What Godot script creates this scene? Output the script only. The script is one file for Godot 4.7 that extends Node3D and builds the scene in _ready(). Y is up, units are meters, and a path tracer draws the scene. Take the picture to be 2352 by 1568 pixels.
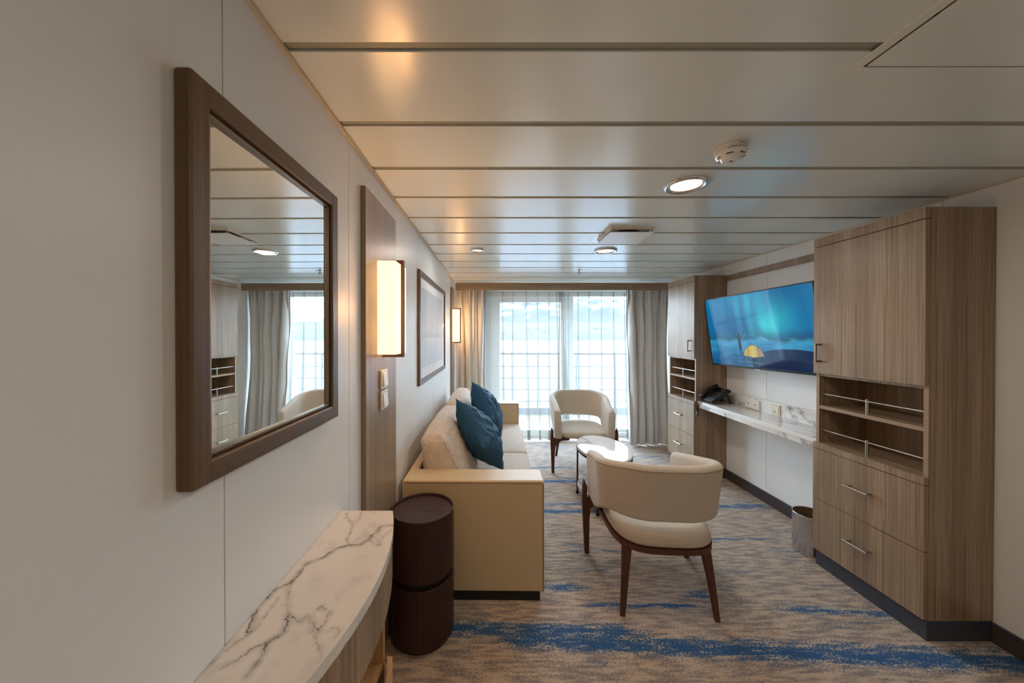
extends Node3D
# A ship's cabin sitting room. x runs right, y up, "d" is the distance into the room (z = -d).

const XL := -0.506      # left wall face
const XR := 2.30        # right wall face
const HC := 2.10        # ceiling height
const DB := -1.7        # wall behind the camera
const DF := 4.72        # window wall face

# ------------------------------------------------------------------ geometry collector
class Geo:
	var v := PackedVector3Array()
	var n := PackedVector3Array()
	var uv := PackedVector2Array()
	var ix := PackedInt32Array()

	func vert(p: Vector3, nn: Vector3, t := Vector2.ZERO) -> int:
		v.append(p); n.append(nn); uv.append(t)
		return v.size() - 1

	func tri(a: int, b: int, c: int) -> void:      # a, b, c counter-clockwise from outside
		ix.append(a); ix.append(c); ix.append(b)

	func quad(a: Vector3, b: Vector3, c: Vector3, e: Vector3, t := []) -> void:
		var nn := (b - a).cross(e - a).normalized()
		if nn == Vector3.ZERO:
			nn = (c - b).cross(e - b).normalized()
		var k := vert(a, nn, t[0] if t else Vector2(0, 0))
		vert(b, nn, t[1] if t else Vector2(1, 0)); vert(c, nn, t[2] if t else Vector2(1, 1)); vert(e, nn, t[3] if t else Vector2(0, 1))
		tri(k, k + 1, k + 2); tri(k, k + 2, k + 3)

	# rows of points; smooth normals; cu closes along a row, cv closes from last row to first
	func surf(rows: Array, cu := false, cv := false, flip := false) -> void:
		var nr := rows.size()
		var nc: int = rows[0].size()
		var base := v.size()
		var acc := PackedVector3Array()
		acc.resize(nr * nc)
		var faces := []
		for r in (nr if cv else nr - 1):
			var r2 := (r + 1) % nr
			for c in (nc if cu else nc - 1):
				var c2 := (c + 1) % nc
				var a := r * nc + c
				var b := r * nc + c2
				var e := r2 * nc + c2
				var f := r2 * nc + c
				var pa: Vector3 = rows[r][c]
				var pb: Vector3 = rows[r][c2]
				var pe: Vector3 = rows[r2][c2]
				var pf: Vector3 = rows[r2][c]
				var nn := (pe - pa).cross(pf - pb)
				if flip:
					nn = -nn
				acc[a] += nn; acc[b] += nn; acc[e] += nn; acc[f] += nn
				faces.append([a, b, e, f])
		for r in nr:
			for c in nc:
				var an: Vector3 = acc[r * nc + c]
				vert(rows[r][c], an.normalized() if an.length() > 1e-14 else Vector3.UP, Vector2(float(c) / maxi(1, nc - 1), float(r) / maxi(1, nr - 1)))
		for f in faces:
			if flip:
				tri(base + f[0], base + f[2], base + f[1]); tri(base + f[0], base + f[3], base + f[2])
			else:
				tri(base + f[0], base + f[1], base + f[2]); tri(base + f[0], base + f[2], base + f[3])

	func box(a: Vector3, b: Vector3, r := 0.0) -> void:
		var lo := Vector3(minf(a.x, b.x), minf(a.y, b.y), minf(a.z, b.z))
		var hi := Vector3(maxf(a.x, b.x), maxf(a.y, b.y), maxf(a.z, b.z))
		if r <= 0.0:
			var p := func(i: int, j: int, k: int) -> Vector3: return Vector3(hi.x if i else lo.x, hi.y if j else lo.y, hi.z if k else lo.z)
			quad(p.call(0, 0, 1), p.call(1, 0, 1), p.call(1, 1, 1), p.call(0, 1, 1))
			quad(p.call(1, 0, 0), p.call(0, 0, 0), p.call(0, 1, 0), p.call(1, 1, 0))
			quad(p.call(1, 0, 1), p.call(1, 0, 0), p.call(1, 1, 0), p.call(1, 1, 1))
			quad(p.call(0, 0, 0), p.call(0, 0, 1), p.call(0, 1, 1), p.call(0, 1, 0))
			quad(p.call(0, 1, 1), p.call(1, 1, 1), p.call(1, 1, 0), p.call(0, 1, 0))
			quad(p.call(0, 0, 0), p.call(1, 0, 0), p.call(1, 0, 1), p.call(0, 0, 1))
			return
		var c := (lo + hi) * 0.5
		var h := (hi - lo) * 0.5
		r = minf(r, minf(h.x, minf(h.y, h.z)) * 0.98)
		var q := h - Vector3.ONE * r
		for ax in 3:
			for s in [-1.0, 1.0]:
				var u := (ax + 1) % 3
				var w := (ax + 2) % 3
				var lu := [-h[u], -q[u], q[u], h[u]]
				var lw := [-h[w], -q[w], q[w], h[w]]
				var k := v.size()
				for j in 4:
					for i in 4:
						var p := Vector3.ZERO
						p[ax] = s * h[ax]; p[u] = lu[i]; p[w] = lw[j]
						var core := p.clamp(-q, q)
						var dn := (p - core).normalized()
						vert(c + core + dn * r, dn, Vector2(i / 3.0, j / 3.0))
				for j in 3:
					for i in 3:
						var a0 := k + j * 4 + i
						if s > 0:
							tri(a0, a0 + 1, a0 + 5); tri(a0, a0 + 5, a0 + 4)
						else:
							tri(a0, a0 + 5, a0 + 1); tri(a0, a0 + 4, a0 + 5)

	# profiles: lists of Vector2(r, y); smooth inside one list, sharp between lists; runs outside upward
	func lathe(profiles: Array, c: Vector3, seg := 40) -> void:
		for pr in profiles:
			var rows := []
			for q in pr:
				var row := PackedVector3Array()
				for i in seg:
					var a := TAU * i / seg
					row.append(c + Vector3(cos(a) * q.x, q.y, -sin(a) * q.x))
				rows.append(row)
			surf(rows, true, false)

	func tube(path: Array, r, seg := 10, caps := true) -> void:
		var rows := []
		var t0: Vector3 = (path[1] - path[0]).normalized()
		var up := Vector3.UP if absf(t0.y) < 0.9 else Vector3.RIGHT
		var s := t0.cross(up).normalized()
		for i in path.size():
			var t: Vector3 = (path[mini(i + 1, path.size() - 1)] - path[maxi(i - 1, 0)]).normalized()
			s = (s - t * s.dot(t)).normalized()
			var w := t.cross(s)
			var rr: float = r[i] if r is Array else r
			var row := PackedVector3Array()
			for k in seg:
				var a := TAU * k / seg
				row.append(path[i] + (s * cos(a) + w * sin(a)) * rr)
			rows.append(row)
		surf(rows, true, false)
		if caps:
			for e in [0, path.size() - 1]:
				var c: Vector3 = path[e]
				var nn: Vector3 = (path[e] - path[1 if e == 0 else e - 1]).normalized()
				var k := v.size()
				vert(c, nn)
				for p in rows[e]:
					vert(p, nn)
				for i in seg:
					var a := k + 1 + i
					var b := k + 1 + (i + 1) % seg
					if e == 0:
						tri(k, b, a)
					else:
						tri(k, a, b)

	# closed polygon of 2D points (counter-clockwise); f maps (x, y, t) with t 0 or 1 to space
	func extrude(pts: PackedVector2Array, f: Callable) -> void:
		var t := Geometry2D.triangulate_polygon(pts)
		for e in [0.0, 1.0]:
			var k := v.size()
			var a: Vector3 = f.call(pts[t[0]].x, pts[t[0]].y, e)
			var b: Vector3 = f.call(pts[t[1]].x, pts[t[1]].y, e)
			var c: Vector3 = f.call(pts[t[2]].x, pts[t[2]].y, e)
			var inside: Vector3 = f.call(pts[t[0]].x, pts[t[0]].y, 1.0 - e)
			var nn := (b - a).cross(c - a).normalized()
			var turned := nn.dot(a - inside) < 0
			if turned:
				nn = -nn
			for p in pts:
				vert(f.call(p.x, p.y, e), nn, p)
			for i in range(0, t.size(), 3):
				if turned:
					tri(k + t[i], k + t[i + 2], k + t[i + 1])
				else:
					tri(k + t[i], k + t[i + 1], k + t[i + 2])
		for i in pts.size():
			var p := pts[i]
			var q := pts[(i + 1) % pts.size()]
			quad(f.call(p.x, p.y, 0.0), f.call(q.x, q.y, 0.0), f.call(q.x, q.y, 1.0), f.call(p.x, p.y, 1.0))

	func moved(t: Transform3D) -> Geo:
		for i in v.size():
			v[i] = t * v[i]
			n[i] = (t.basis * n[i]).normalized()
		return self

	func bent(f: Callable) -> Geo:      # move every point, then smooth normals from the faces, welding equal points
		for i in v.size():
			v[i] = f.call(v[i])
		var sum := {}
		for i in range(0, ix.size(), 3):
			var nn := (v[ix[i + 2]] - v[ix[i]]).cross(v[ix[i + 1]] - v[ix[i]])
			for k in 3:
				var key := (v[ix[i + k]] * 20000.0).round()
				sum[key] = sum.get(key, Vector3.ZERO) + nn
		for i in v.size():
			var s: Vector3 = sum.get((v[i] * 20000.0).round(), Vector3.UP)
			n[i] = s.normalized()
		return self

	func mesh() -> ArrayMesh:
		var a := []
		a.resize(Mesh.ARRAY_MAX)
		a[Mesh.ARRAY_VERTEX] = v; a[Mesh.ARRAY_NORMAL] = n; a[Mesh.ARRAY_TEX_UV] = uv; a[Mesh.ARRAY_INDEX] = ix
		var m := ArrayMesh.new()
		m.add_surface_from_arrays(Mesh.PRIMITIVE_TRIANGLES, a)
		return m

# ------------------------------------------------------------------ scene helpers
var M := {}
var taken := {}
var rng := RandomNumberGenerator.new()

func P(x: float, y: float, d: float) -> Vector3:
	return Vector3(x, y, -d)

func numbered(called: String) -> String:
	var k: int = taken.get(called, 0)
	taken[called] = k + 1
	return called if k == 0 else "%s_%03d" % [called, k]

func thing(called: String, label: String, category: String, at := Vector3.ZERO, group := "") -> Node3D:
	var o := Node3D.new()
	o.name = numbered(called)
	add_child(o)
	o.position = at
	o.set_meta("label", label); o.set_meta("category", category)
	if group:
		o.set_meta("group", group)
	return o

func structure(called: String, label := "") -> Node3D:
	var o := Node3D.new()
	o.name = numbered(called)
	add_child(o)
	o.set_meta("kind", "structure")
	if label:
		o.set_meta("label", label); o.set_meta("category", "structure")
	return o

func root_of(o: Node3D) -> Node3D:
	while o.get_parent() != self and o.get_parent() != null:
		o = o.get_parent()
	return o

# geometry given in scene coordinates; stored relative to the thing's base
func part(called: String, g: Geo, m: Material, parent: Node3D, label := "") -> MeshInstance3D:
	var off := root_of(parent).position
	if off != Vector3.ZERO:
		for i in g.v.size():
			g.v[i] -= off
	return lpart(called, g.mesh(), m, parent, label)

func lpart(called: String, me: Mesh, m: Material, parent: Node3D, label := "") -> MeshInstance3D:
	var o := MeshInstance3D.new()
	o.name = called
	o.mesh = me
	o.material_override = m
	o.cast_shadow = GeometryInstance3D.SHADOW_CASTING_SETTING_ON
	parent.add_child(o, true)
	if label:
		o.set_meta("label", label)
	return o

func bxg(x0: float, x1: float, y0: float, y1: float, d0: float, d1: float, r := 0.0) -> Geo:
	var g := Geo.new()
	g.box(P(x0, y0, d0), P(x1, y1, d1), r)
	return g

func bx(called: String, m: Material, parent: Node3D, x0: float, x1: float, y0: float, y1: float, d0: float, d1: float, r := 0.0, label := "") -> MeshInstance3D:
	return part(called, bxg(x0, x1, y0, y1, d0, d1, r), m, parent, label)

func copy_of(o: Node3D, at: Vector3, label: String) -> Node3D:
	var c: Node3D = o.duplicate()
	c.name = numbered(String(o.name))
	add_child(c)
	c.position = at
	c.set_meta("label", label)
	return c

# ------------------------------------------------------------------ materials
func mat(color: Color, rough := 0.5, metal := 0.0) -> StandardMaterial3D:
	var m := StandardMaterial3D.new()
	m.albedo_color = color
	m.roughness = rough
	m.metallic = metal
	return m

func c8(r: int, g: int, b: int) -> Color:
	return Color8(r, g, b)

func tri_map(m: StandardMaterial3D, scale: Vector3) -> void:
	m.uv1_triplanar = true
	m.uv1_triplanar_sharpness = 8.0
	m.uv1_scale = scale

func noise_bytes(w: int, h: int, freq: float, sd: int, sw := 0, sh := 0, octaves := 3) -> PackedByteArray:
	# seamless noise of w x h, computed at sw x sh and stretched
	var f := FastNoiseLite.new()
	f.noise_type = FastNoiseLite.TYPE_SIMPLEX_SMOOTH
	f.seed = sd
	f.frequency = freq
	f.fractal_octaves = octaves
	var im := f.get_seamless_image(sw if sw else w, sh if sh else h)
	im.convert(Image.FORMAT_L8)
	if sw or sh:
		im.resize(w, h, Image.INTERPOLATE_CUBIC)
	return im.get_data()

func wood_image(a: Color, b: Color, c: Color, sd: int, along_u := false) -> ImageTexture:
	var w := 1024
	var h := 512
	var wide := noise_bytes(w, h, 0.012, sd, w, 8, 2)
	var fine := noise_bytes(w, h, 0.09, sd + 1, w, 12, 3)
	var wavy := noise_bytes(w, h, 0.03, sd + 2, w, 24, 2)
	var pore := noise_bytes(w, h, 0.25, sd + 3, w, 64, 2)
	var out := PackedByteArray()
	out.resize(w * h * 3)
	for y in h:
		for x in w:
			var i := y * w + x
			var t := (wide[i] * 0.24 + fine[i] * 0.48 + wavy[i] * 0.28) / 255.0
			t = clampf((t - 0.5) * 1.9 + 0.5, 0.0, 1.0)
			var k := a.lerp(b, t)
			var pk := clampf((pore[i] / 255.0 - 0.62) * 3.0, 0.0, 1.0)
			k = k.lerp(c, pk * 0.45)
			var o := (x * h + y) * 3 if along_u else i * 3
			out[o] = k.r8; out[o + 1] = k.g8; out[o + 2] = k.b8
	var im := Image.create_from_data(h if along_u else w, w if along_u else h, false, Image.FORMAT_RGB8, out)
	im.generate_mipmaps()
	return ImageTexture.create_from_image(im)

func wood(a: Color, b: Color, c: Color, sd: int, rough: float, along_u := false) -> StandardMaterial3D:
	var m := mat(Color.WHITE, rough)
	m.albedo_texture = wood_image(a, b, c, sd, along_u)
	tri_map(m, Vector3(1.6, 0.9, 1.6) if not along_u else Vector3(0.9, 1.6, 0.9))
	return m

func grain(freq: float, sd: int, size := 256, depth := 0.02, scale := Vector3(4, 4, 4), m: StandardMaterial3D = null) -> void:
	var by := noise_bytes(size, size, freq, sd)
	var im := Image.create_from_data(size, size, false, Image.FORMAT_L8, by)
	m.heightmap_enabled = true
	m.heightmap_texture = ImageTexture.create_from_image(im)
	m.heightmap_scale = depth
	tri_map(m, scale)

func weave_image(a: Color, b: Color, sd: int) -> ImageTexture:
	var w := 256
	var s1 := noise_bytes(w, w, 0.35, sd, w, 24, 2)
	var s2 := noise_bytes(w, w, 0.35, sd + 1, 24, w, 2)
	var s3 := noise_bytes(w, w, 0.02, sd + 2)
	var out := PackedByteArray()
	out.resize(w * w * 3)
	for i in w * w:
		var k := a.lerp(b, clampf((s1[i] * 0.4 + s2[i] * 0.4 + s3[i] * 0.2) / 255.0 * 1.6 - 0.3, 0.0, 1.0))
		out[i * 3] = k.r8; out[i * 3 + 1] = k.g8; out[i * 3 + 2] = k.b8
	return ImageTexture.create_from_image(Image.create_from_data(w, w, false, Image.FORMAT_RGB8, out))

func cloth(a: Color, b: Color, sd: int, scale := 6.0, sheen := 0.3) -> StandardMaterial3D:
	var m := mat(Color.WHITE, 0.9)
	m.albedo_texture = weave_image(a, b, sd)
	tri_map(m, Vector3.ONE * scale)
	m.rim_enabled = sheen > 0.0
	m.rim = sheen
	m.rim_tint = 0.6
	return m

func marble_image(sd: int, w: int, h: int, span: Vector2, strength := 1.0) -> Image:
	var f := FastNoiseLite.new()
	f.noise_type = FastNoiseLite.TYPE_SIMPLEX_SMOOTH
	f.seed = sd; f.frequency = 1.7; f.fractal_octaves = 4
	f.domain_warp_enabled = true
	f.domain_warp_amplitude = 0.18; f.domain_warp_frequency = 3.0
	var cl := FastNoiseLite.new()
	cl.seed = sd + 5; cl.frequency = 3.0; cl.fractal_octaves = 3
	var out := PackedByteArray()
	out.resize(w * h * 3)
	for y in h:
		for x in w:
			var px := span.x * x / w
			var py := span.y * y / h
			var q := absf(f.get_noise_2d(px, py * 1.0))
			var c := cl.get_noise_2d(px, py)
			var vein := pow(maxf(0.0, 1.0 - q * 8.0), 3.0) * clampf(c * 2.2 + 0.85, 0.0, 1.0)
			var cloud := clampf(c * 1.1 + 0.02, 0.0, 1.0) * 0.5 * maxf(0.0, 1.0 - q * 2.2)
			var k := clampf((vein * 0.75 + cloud) * strength, 0.0, 0.85)
			var col := Color8(232, 229, 223).lerp(Color8(98, 98, 102), k)
			var o := (y * w + x) * 3
			out[o] = col.r8; out[o + 1] = col.g8; out[o + 2] = col.b8
	return Image.create_from_data(w, h, false, Image.FORMAT_RGB8, out)

func stamp(im: Image, p: Vector2, r: float, k: float) -> void:
	var w := im.get_width()
	var h := im.get_height()
	for y in range(maxi(0, int(p.y - r)), mini(h, int(p.y + r) + 2)):
		for x in range(maxi(0, int(p.x - r)), mini(w, int(p.x + r) + 2)):
			var t := 1.0 - Vector2(x, y).distance_to(p) / r
			if t > 0.0:
				im.set_pixel(x, y, im.get_pixel(x, y).lerp(Color8(84, 84, 88), k * t))

func console_marble() -> ImageTexture:
	# veins of the console top, in image x = 2000 px per metre of depth from d 0.50, y = 2000 px per metre from the wall
	var w := 1320
	var h := 520
	var im := Image.create(w, h, false, Image.FORMAT_RGB8)
	im.fill(Color8(226, 221, 213))
	var cl := FastNoiseLite.new()
	cl.seed = 4; cl.frequency = 0.006; cl.fractal_octaves = 4
	for y in h:
		for x in w:
			var t := clampf(cl.get_noise_2d(x, y) * 0.9 - 0.12, 0.0, 1.0)
			im.set_pixel(x, y, Color8(226, 221, 213).lerp(Color8(168, 165, 163), t * 0.5))
	var lines := [
		[[1690, 295], [1590, 300], [1565, 340], [1520, 370], [1500, 400], [1440, 440], [1335, 450], [1300, 460], [1225, 485], [1140, 545], [1040, 580], [1000, 610], [940, 690], [890, 740], [770, 790], [700, 860], [620, 950], [580, 1050], [540, 1130]],
		[[1325, 190], [1330, 240], [1365, 300], [1350, 360], [1330, 400], [1335, 450]],
		[[1435, 190], [1430, 240], [1365, 300]],
		[[1520, 370], [1560, 400], [1590, 450], [1540, 440], [1500, 400]],
		[[1565, 340], [1600, 390], [1660, 340], [1685, 310]],
		[[900, 740], [870, 820], [855, 900], [870, 980], [960, 1050], [1010, 1000], [1050, 1050], [1110, 1115], [1150, 1060], [1200, 960], [1120, 930], [1060, 970]],
		[[870, 1000], [855, 1080], [820, 1150], [740, 1180], [700, 1230], [660, 1320], [600, 1400], [520, 1490]],
		[[800, 850], [770, 910], [700, 990], [630, 1090], [540, 1140]],
		[[620, 1110], [540, 1150], [440, 1220], [320, 1320], [200, 1430], [110, 1500]],
		[[740, 1180], [600, 1250], [480, 1340], [330, 1420]],
		[[1050, 1100], [1080, 1180], [1110, 1240], [1130, 1320]],
		[[1180, 1110], [1250, 1080], [1270, 1130], [1220, 1180]]]
	var thick := [2.6, 1.8, 1.6, 2.2, 1.6, 2.4, 2.6, 1.6, 1.8, 2.6, 2.2, 2.0]
	var dark := [0.8, 0.6, 0.5, 0.35, 0.35, 0.4, 0.75, 0.5, 0.5, 0.35, 0.3, 0.22]
	var jit := FastNoiseLite.new()
	jit.seed = 9; jit.frequency = 0.022; jit.fractal_octaves = 3
	for li in lines.size():
		var l: Array = lines[li]
		for i in l.size() - 1:
			var a := vein_point(l[i])
			var b := vein_point(l[i + 1])
			var steps := int(a.distance_to(b) / 0.8) + 1
			for s in steps:
				var q := a.lerp(b, float(s) / steps)
				q += Vector2(jit.get_noise_2d(q.x * 2.0, q.y * 2.0 + li * 77), jit.get_noise_2d(q.x * 2.0 + 300, q.y * 2.0)) * 11.0
				var m := clampf(jit.get_noise_2d(q.x * 0.4, q.y * 0.4 + 900.0) * 1.2 + 0.8, 0.5, 1.2)
				stamp(im, q, thick[li] * 1.25 * m + 0.9, dark[li] * 0.26 * m)
				if s % 9 == 0:
					stamp(im, q + Vector2(jit.get_noise_2d(q.x, 50), jit.get_noise_2d(50, q.y)) * 16.0, thick[li] * 9.0, dark[li] * 0.10)
	im.generate_mipmaps()
	return ImageTexture.create_from_image(im)

func vein_point(q: Array) -> Vector2:
	var px: float = 400.0 + q[0] / 3.36
	var py: float = 1120.0 + q[1] / 3.36
	var d := 0.587 * 784.0 / (py - 769.0)
	var x := (px - 1132.0) * d / 784.0
	return Vector2((d - 0.50) * 2000.0, (x - XL) * 2000.0)

func carpet_image() -> ImageTexture:
	# 3.0 m across (x from -0.6) by 4.8 m deep (d from 0)
	var w := 1280
	var h := 2048
	var streak := noise_bytes(w, h, 0.03, 21, 160, h, 3)      # long across the room
	var streak2 := noise_bytes(w, h, 0.09, 27, 200, h, 3)
	var speck := noise_bytes(w, h, 0.40, 33, 480, h, 2)
	var fine := noise_bytes(w, h, 0.35, 39, 0, 0, 2)
	# [d, half width, x0, x1, slope, strength]
	var bands := [[1.60, 0.058, -0.6, 0.75, -0.03, 1.0], [1.53, 0.058, 0.0, 2.4, -0.055, 1.1], [1.575, 0.03, 1.0, 2.4, -0.05, 0.7], [1.85, 0.035, 0.2, 0.55, -0.1, 0.9], [1.77, 0.022, 0.45, 1.1, 0.0, 1.0],
		[1.84, 0.05, 1.0, 1.25, 0.0, 0.8], [1.80, 0.03, 1.45, 2.05, -0.08, 0.9], [2.12, 0.012, 0.6, 1.1, 0.0, 0.6], [2.22, 0.015, 0.4, 0.9, 0.0, 0.7], [2.35, 0.02, 1.3, 2.0, 0.0, 0.75], [2.72, 0.05, 0.3, 1.0, 0.0, 0.95], [2.84, 0.03, 0.4, 1.0, 0.0, 0.85],
		[2.80, 0.06, 1.6, 2.3, 0.0, 0.9], [2.62, 0.03, 1.7, 2.3, 0.0, 0.6], [3.28, 0.05, 0.2, 1.0, 0.0, 0.95], [3.35, 0.03, 0.5, 1.4, 0.0, 0.6], [3.62, 0.03, 0.3, 0.9, 0.0, 0.8], [3.95, 0.03, 1.0, 2.0, 0.0, 0.7], [4.3, 0.04, 0.5, 1.6, 0.0, 0.6], [4.55, 0.03, 0.2, 1.2, 0.0, 0.7], [0.9, 0.05, 0.0, 2.0, 0.0, 0.8], [0.4, 0.06, -0.4, 2.3, 0.0, 0.9]]
	var tan_c := Color8(190, 168, 147)
	var tan2 := Color8(164, 146, 131)
	var grey := Color8(108, 105, 110)
	var blue := Color8(30, 98, 158)
	var blue2 := Color8(44, 80, 120)
	var out := PackedByteArray()
	out.resize(w * h * 3)
	for y in h:
		var d := 4.8 * y / h
		var near := []
		for b in bands:
			if absf(d - b[0]) < b[1] * 2.6 + 0.13:
				near.append(b)
		for x in w:
			var i := y * w + x
			var px := 3.0 * x / w - 0.6
			var st := streak[i] / 255.0
			var s2 := streak2[i] / 255.0
			var sp := speck[i] / 255.0
			var fi := fine[i] / 255.0
			var p := clampf((st - 0.66) * 2.2, 0.0, 0.5)
			for b in near:
				var e: float = (d - b[0] - b[4] * (px - 0.9)) / b[1]
				var ends := smoothstep(b[2] - 0.12, b[2] + 0.15, px) * (1.0 - smoothstep(b[3] - 0.15, b[3] + 0.12, px))
				p = maxf(p, exp(-e * e) * ends * b[5] * (0.45 + 0.75 * s2))
			var k := tan_c.lerp(tan2, clampf((s2 - 0.3) * 2.0, 0.0, 1.0))
			if s2 * 0.45 + sp * 0.55 > 0.55 - 0.16 * (st - 0.5):
				k = k.lerp(grey, 0.55)
			if sp * 0.72 + fi * 0.28 < 0.15 + p * 0.55:
				k = blue.lerp(blue2, clampf(sp * 1.8 - 0.2, 0.0, 1.0))
			var l := 0.84 + 0.32 * fi
			var o := i * 3
			out[o] = mini(255, int(k.r8 * l)); out[o + 1] = mini(255, int(k.g8 * l)); out[o + 2] = mini(255, int(k.b8 * l))
	var im := Image.create_from_data(w, h, false, Image.FORMAT_RGB8, out)
	im.generate_mipmaps()
	return ImageTexture.create_from_image(im)

func screen_image() -> ImageTexture:
	var w := 1024
	var h := 592
	var a1 := noise_bytes(w, h, 0.006, 51, 128, 74, 2)
	var a2 := noise_bytes(w, h, 0.03, 57, 256, 10, 2)
	var a3 := noise_bytes(w, h, 0.05, 63, 64, 296, 2)
	var out := PackedByteArray()
	out.resize(w * h * 3)
	var jag := FastNoiseLite.new()
	jag.seed = 3; jag.frequency = 0.05; jag.fractal_octaves = 4
	for y in h:
		var v := float(y) / h
		for x in w:
			var u := float(x) / w
			var i := y * w + x
			var n1 := a1[i] / 255.0
			var n2 := a2[i] / 255.0
			var n3 := a3[i] / 255.0
			var k: Color
			var ridge := 0.62 - 0.05 * jag.get_noise_1d(u * 100.0) - 0.07 * maxf(0.0, 1.0 - absf(u - 0.57) / 0.07)
			if v < ridge:
				var glow := exp(-pow((u - 0.66 + 0.12 * (v - 0.4)) / 0.16, 2)) * exp(-pow((v - 0.42) / 0.26, 2))
				var glow2 := exp(-pow((u - 0.45) / 0.22, 2)) * exp(-pow((v - 0.14) / 0.24, 2))
				k = Color8(0, 88, 146).lerp(Color8(0, 140, 192), clampf(n1 * 1.1 - 0.1, 0, 1))
				k = k.lerp(Color8(40, 220, 226), clampf(glow * (0.55 + 0.8 * n2), 0, 1))
				k = k.lerp(Color8(20, 168, 200), clampf(glow2 * (0.35 + 0.8 * n2), 0, 1))
				k = k.lerp(Color8(4, 70, 104), clampf((n1 - 0.62) * 1.6, 0, 0.5))
				if v > 0.30:
					var rr := clampf((v - ridge + 0.13) / 0.13, 0, 1)
					k = k.lerp(Color8(34, 84, 112), rr * 0.55)
			else:
				var t := (v - ridge) / (1.0 - ridge)
				k = Color8(58, 158, 204).lerp(Color8(14, 88, 138), clampf(t * 1.3 - 0.1 + (n3 - 0.5) * 0.5, 0, 1))
				if t < 0.10:
					k = k.lerp(Color8(20, 62, 58), 0.5 * (1.0 - t / 0.10))
			# snowy wisps
			if absf(v - 0.615 - 0.03 * jag.get_noise_1d(u * 300.0 + 500.0) - (n3 - 0.5) * 0.10) < 0.004 and n2 > 0.5 and u > 0.52 and u < 0.82:
				k = k.lerp(Color8(150, 205, 222), 0.45)
			# rounded dark hill lower right
			var hx := (u - 0.80) / 0.34
			if v > 0.90 - 0.16 * sqrt(maxf(0.0, 1.0 - hx * hx)) and absf(hx) < 1.0 or (u > 0.95 and v > 0.80):
				k = Color8(2, 34, 72).lerp(Color8(8, 66, 112), clampf((n3 - 0.2) * 0.8, 0, 1) * (1.0 - clampf((v - 0.8) * 4.0, 0, 1)))
			# tent
			var tx := (u - 0.475) / 0.098
			var ty := (v - 0.845) / 0.155
			if absf(tx) <= 1.0 and v < 0.845 + 0.022 * (1.0 - absf(tx)) and ty > -pow(maxf(0.0, 1.0 - tx * tx), 0.62):
				k = Color8(196, 160, 46).lerp(Color8(214, 196, 120), clampf(1.0 - absf(tx + 0.05) * 2.2, 0, 1))
				if tx > 0.42:
					k = Color8(170, 140, 110)
				if absf(tx + 0.52 + ty * 0.04) < 0.018 or absf(tx - 0.42 + (ty + 1.0) * -0.14) < 0.018 or ty < -pow(maxf(0.0, 1.0 - tx * tx), 0.62) + 0.07:
					k = k.lerp(Color8(60, 60, 50), 0.75)
			elif absf(u - 0.475) < 0.105 and v >= 0.845 and v < 0.97:
				k = k.lerp(Color8(24, 58, 76), 0.55)
			var o := i * 3
			out[o] = k.r8; out[o + 1] = k.g8; out[o + 2] = k.b8
	var im := Image.create_from_data(w, h, false, Image.FORMAT_RGB8, out)
	# the standing figure with raised arms
	var man := [[0.352, 0.615, 0.352, 0.75, 0.027], [0.352, 0.545, 0.352, 0.57, 0.017], [0.352, 0.57, 0.352, 0.61, 0.012], [0.346, 0.60, 0.302, 0.545, 0.0075], [0.302, 0.545, 0.290, 0.525, 0.006], [0.358, 0.60, 0.392, 0.555, 0.0085], [0.392, 0.555, 0.406, 0.515, 0.007],
		[0.346, 0.75, 0.345, 0.86, 0.0085], [0.359, 0.75, 0.378, 0.84, 0.0085]]
	for s in man:
		var p0 := Vector2(s[0] * w, s[1] * h)
		var p1 := Vector2(s[2] * w, s[3] * h)
		for t in 40:
			var q := p0.lerp(p1, t / 39.0)
			var r: float = s[4] * w * (0.85 if t > 30 else 1.0)
			im.fill_rect(Rect2i(int(q.x - r * 0.5), int(q.y - r * 0.5), maxi(1, int(r)), maxi(1, int(r))), Color8(38, 58, 66))
	# row of ten small pale characters along the bottom
	for k in 10:
		var cx := int((0.318 + 0.0245 * k) * w)
		var cy := int((0.925 + 0.001 * k) * h)
		im.fill_rect(Rect2i(cx, cy, 9, 10), Color8(128, 160, 206))
		im.fill_rect(Rect2i(cx + 3, cy + (2 if k % 2 else 5), 3, 3), Color8(70, 110, 150))
	im.generate_mipmaps()
	return ImageTexture.create_from_image(im)

func print_image() -> ImageTexture:
	# misty pale landscape print
	var w := 256
	var h := 160
	var n1 := noise_bytes(w, h, 0.03, 71, 32, 160, 3)
	var im := Image.create(w, h, false, Image.FORMAT_RGB8)
	for y in h:
		for x in w:
			var v := float(y) / h
			var t := clampf(absf(v - 0.62) * 1.1 + (n1[y * w + x] / 255.0 - 0.5) * 0.18, 0, 1)
			var k := Color8(236, 240, 246).lerp(Color8(186, 198, 214), t)
			if v > 0.55 + 0.02 * sin(x * 0.06) and v < 0.62:
				k = k.lerp(Color8(200, 210, 222), 0.5)
			im.set_pixel(x, y, k)
	return ImageTexture.create_from_image(im)

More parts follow.
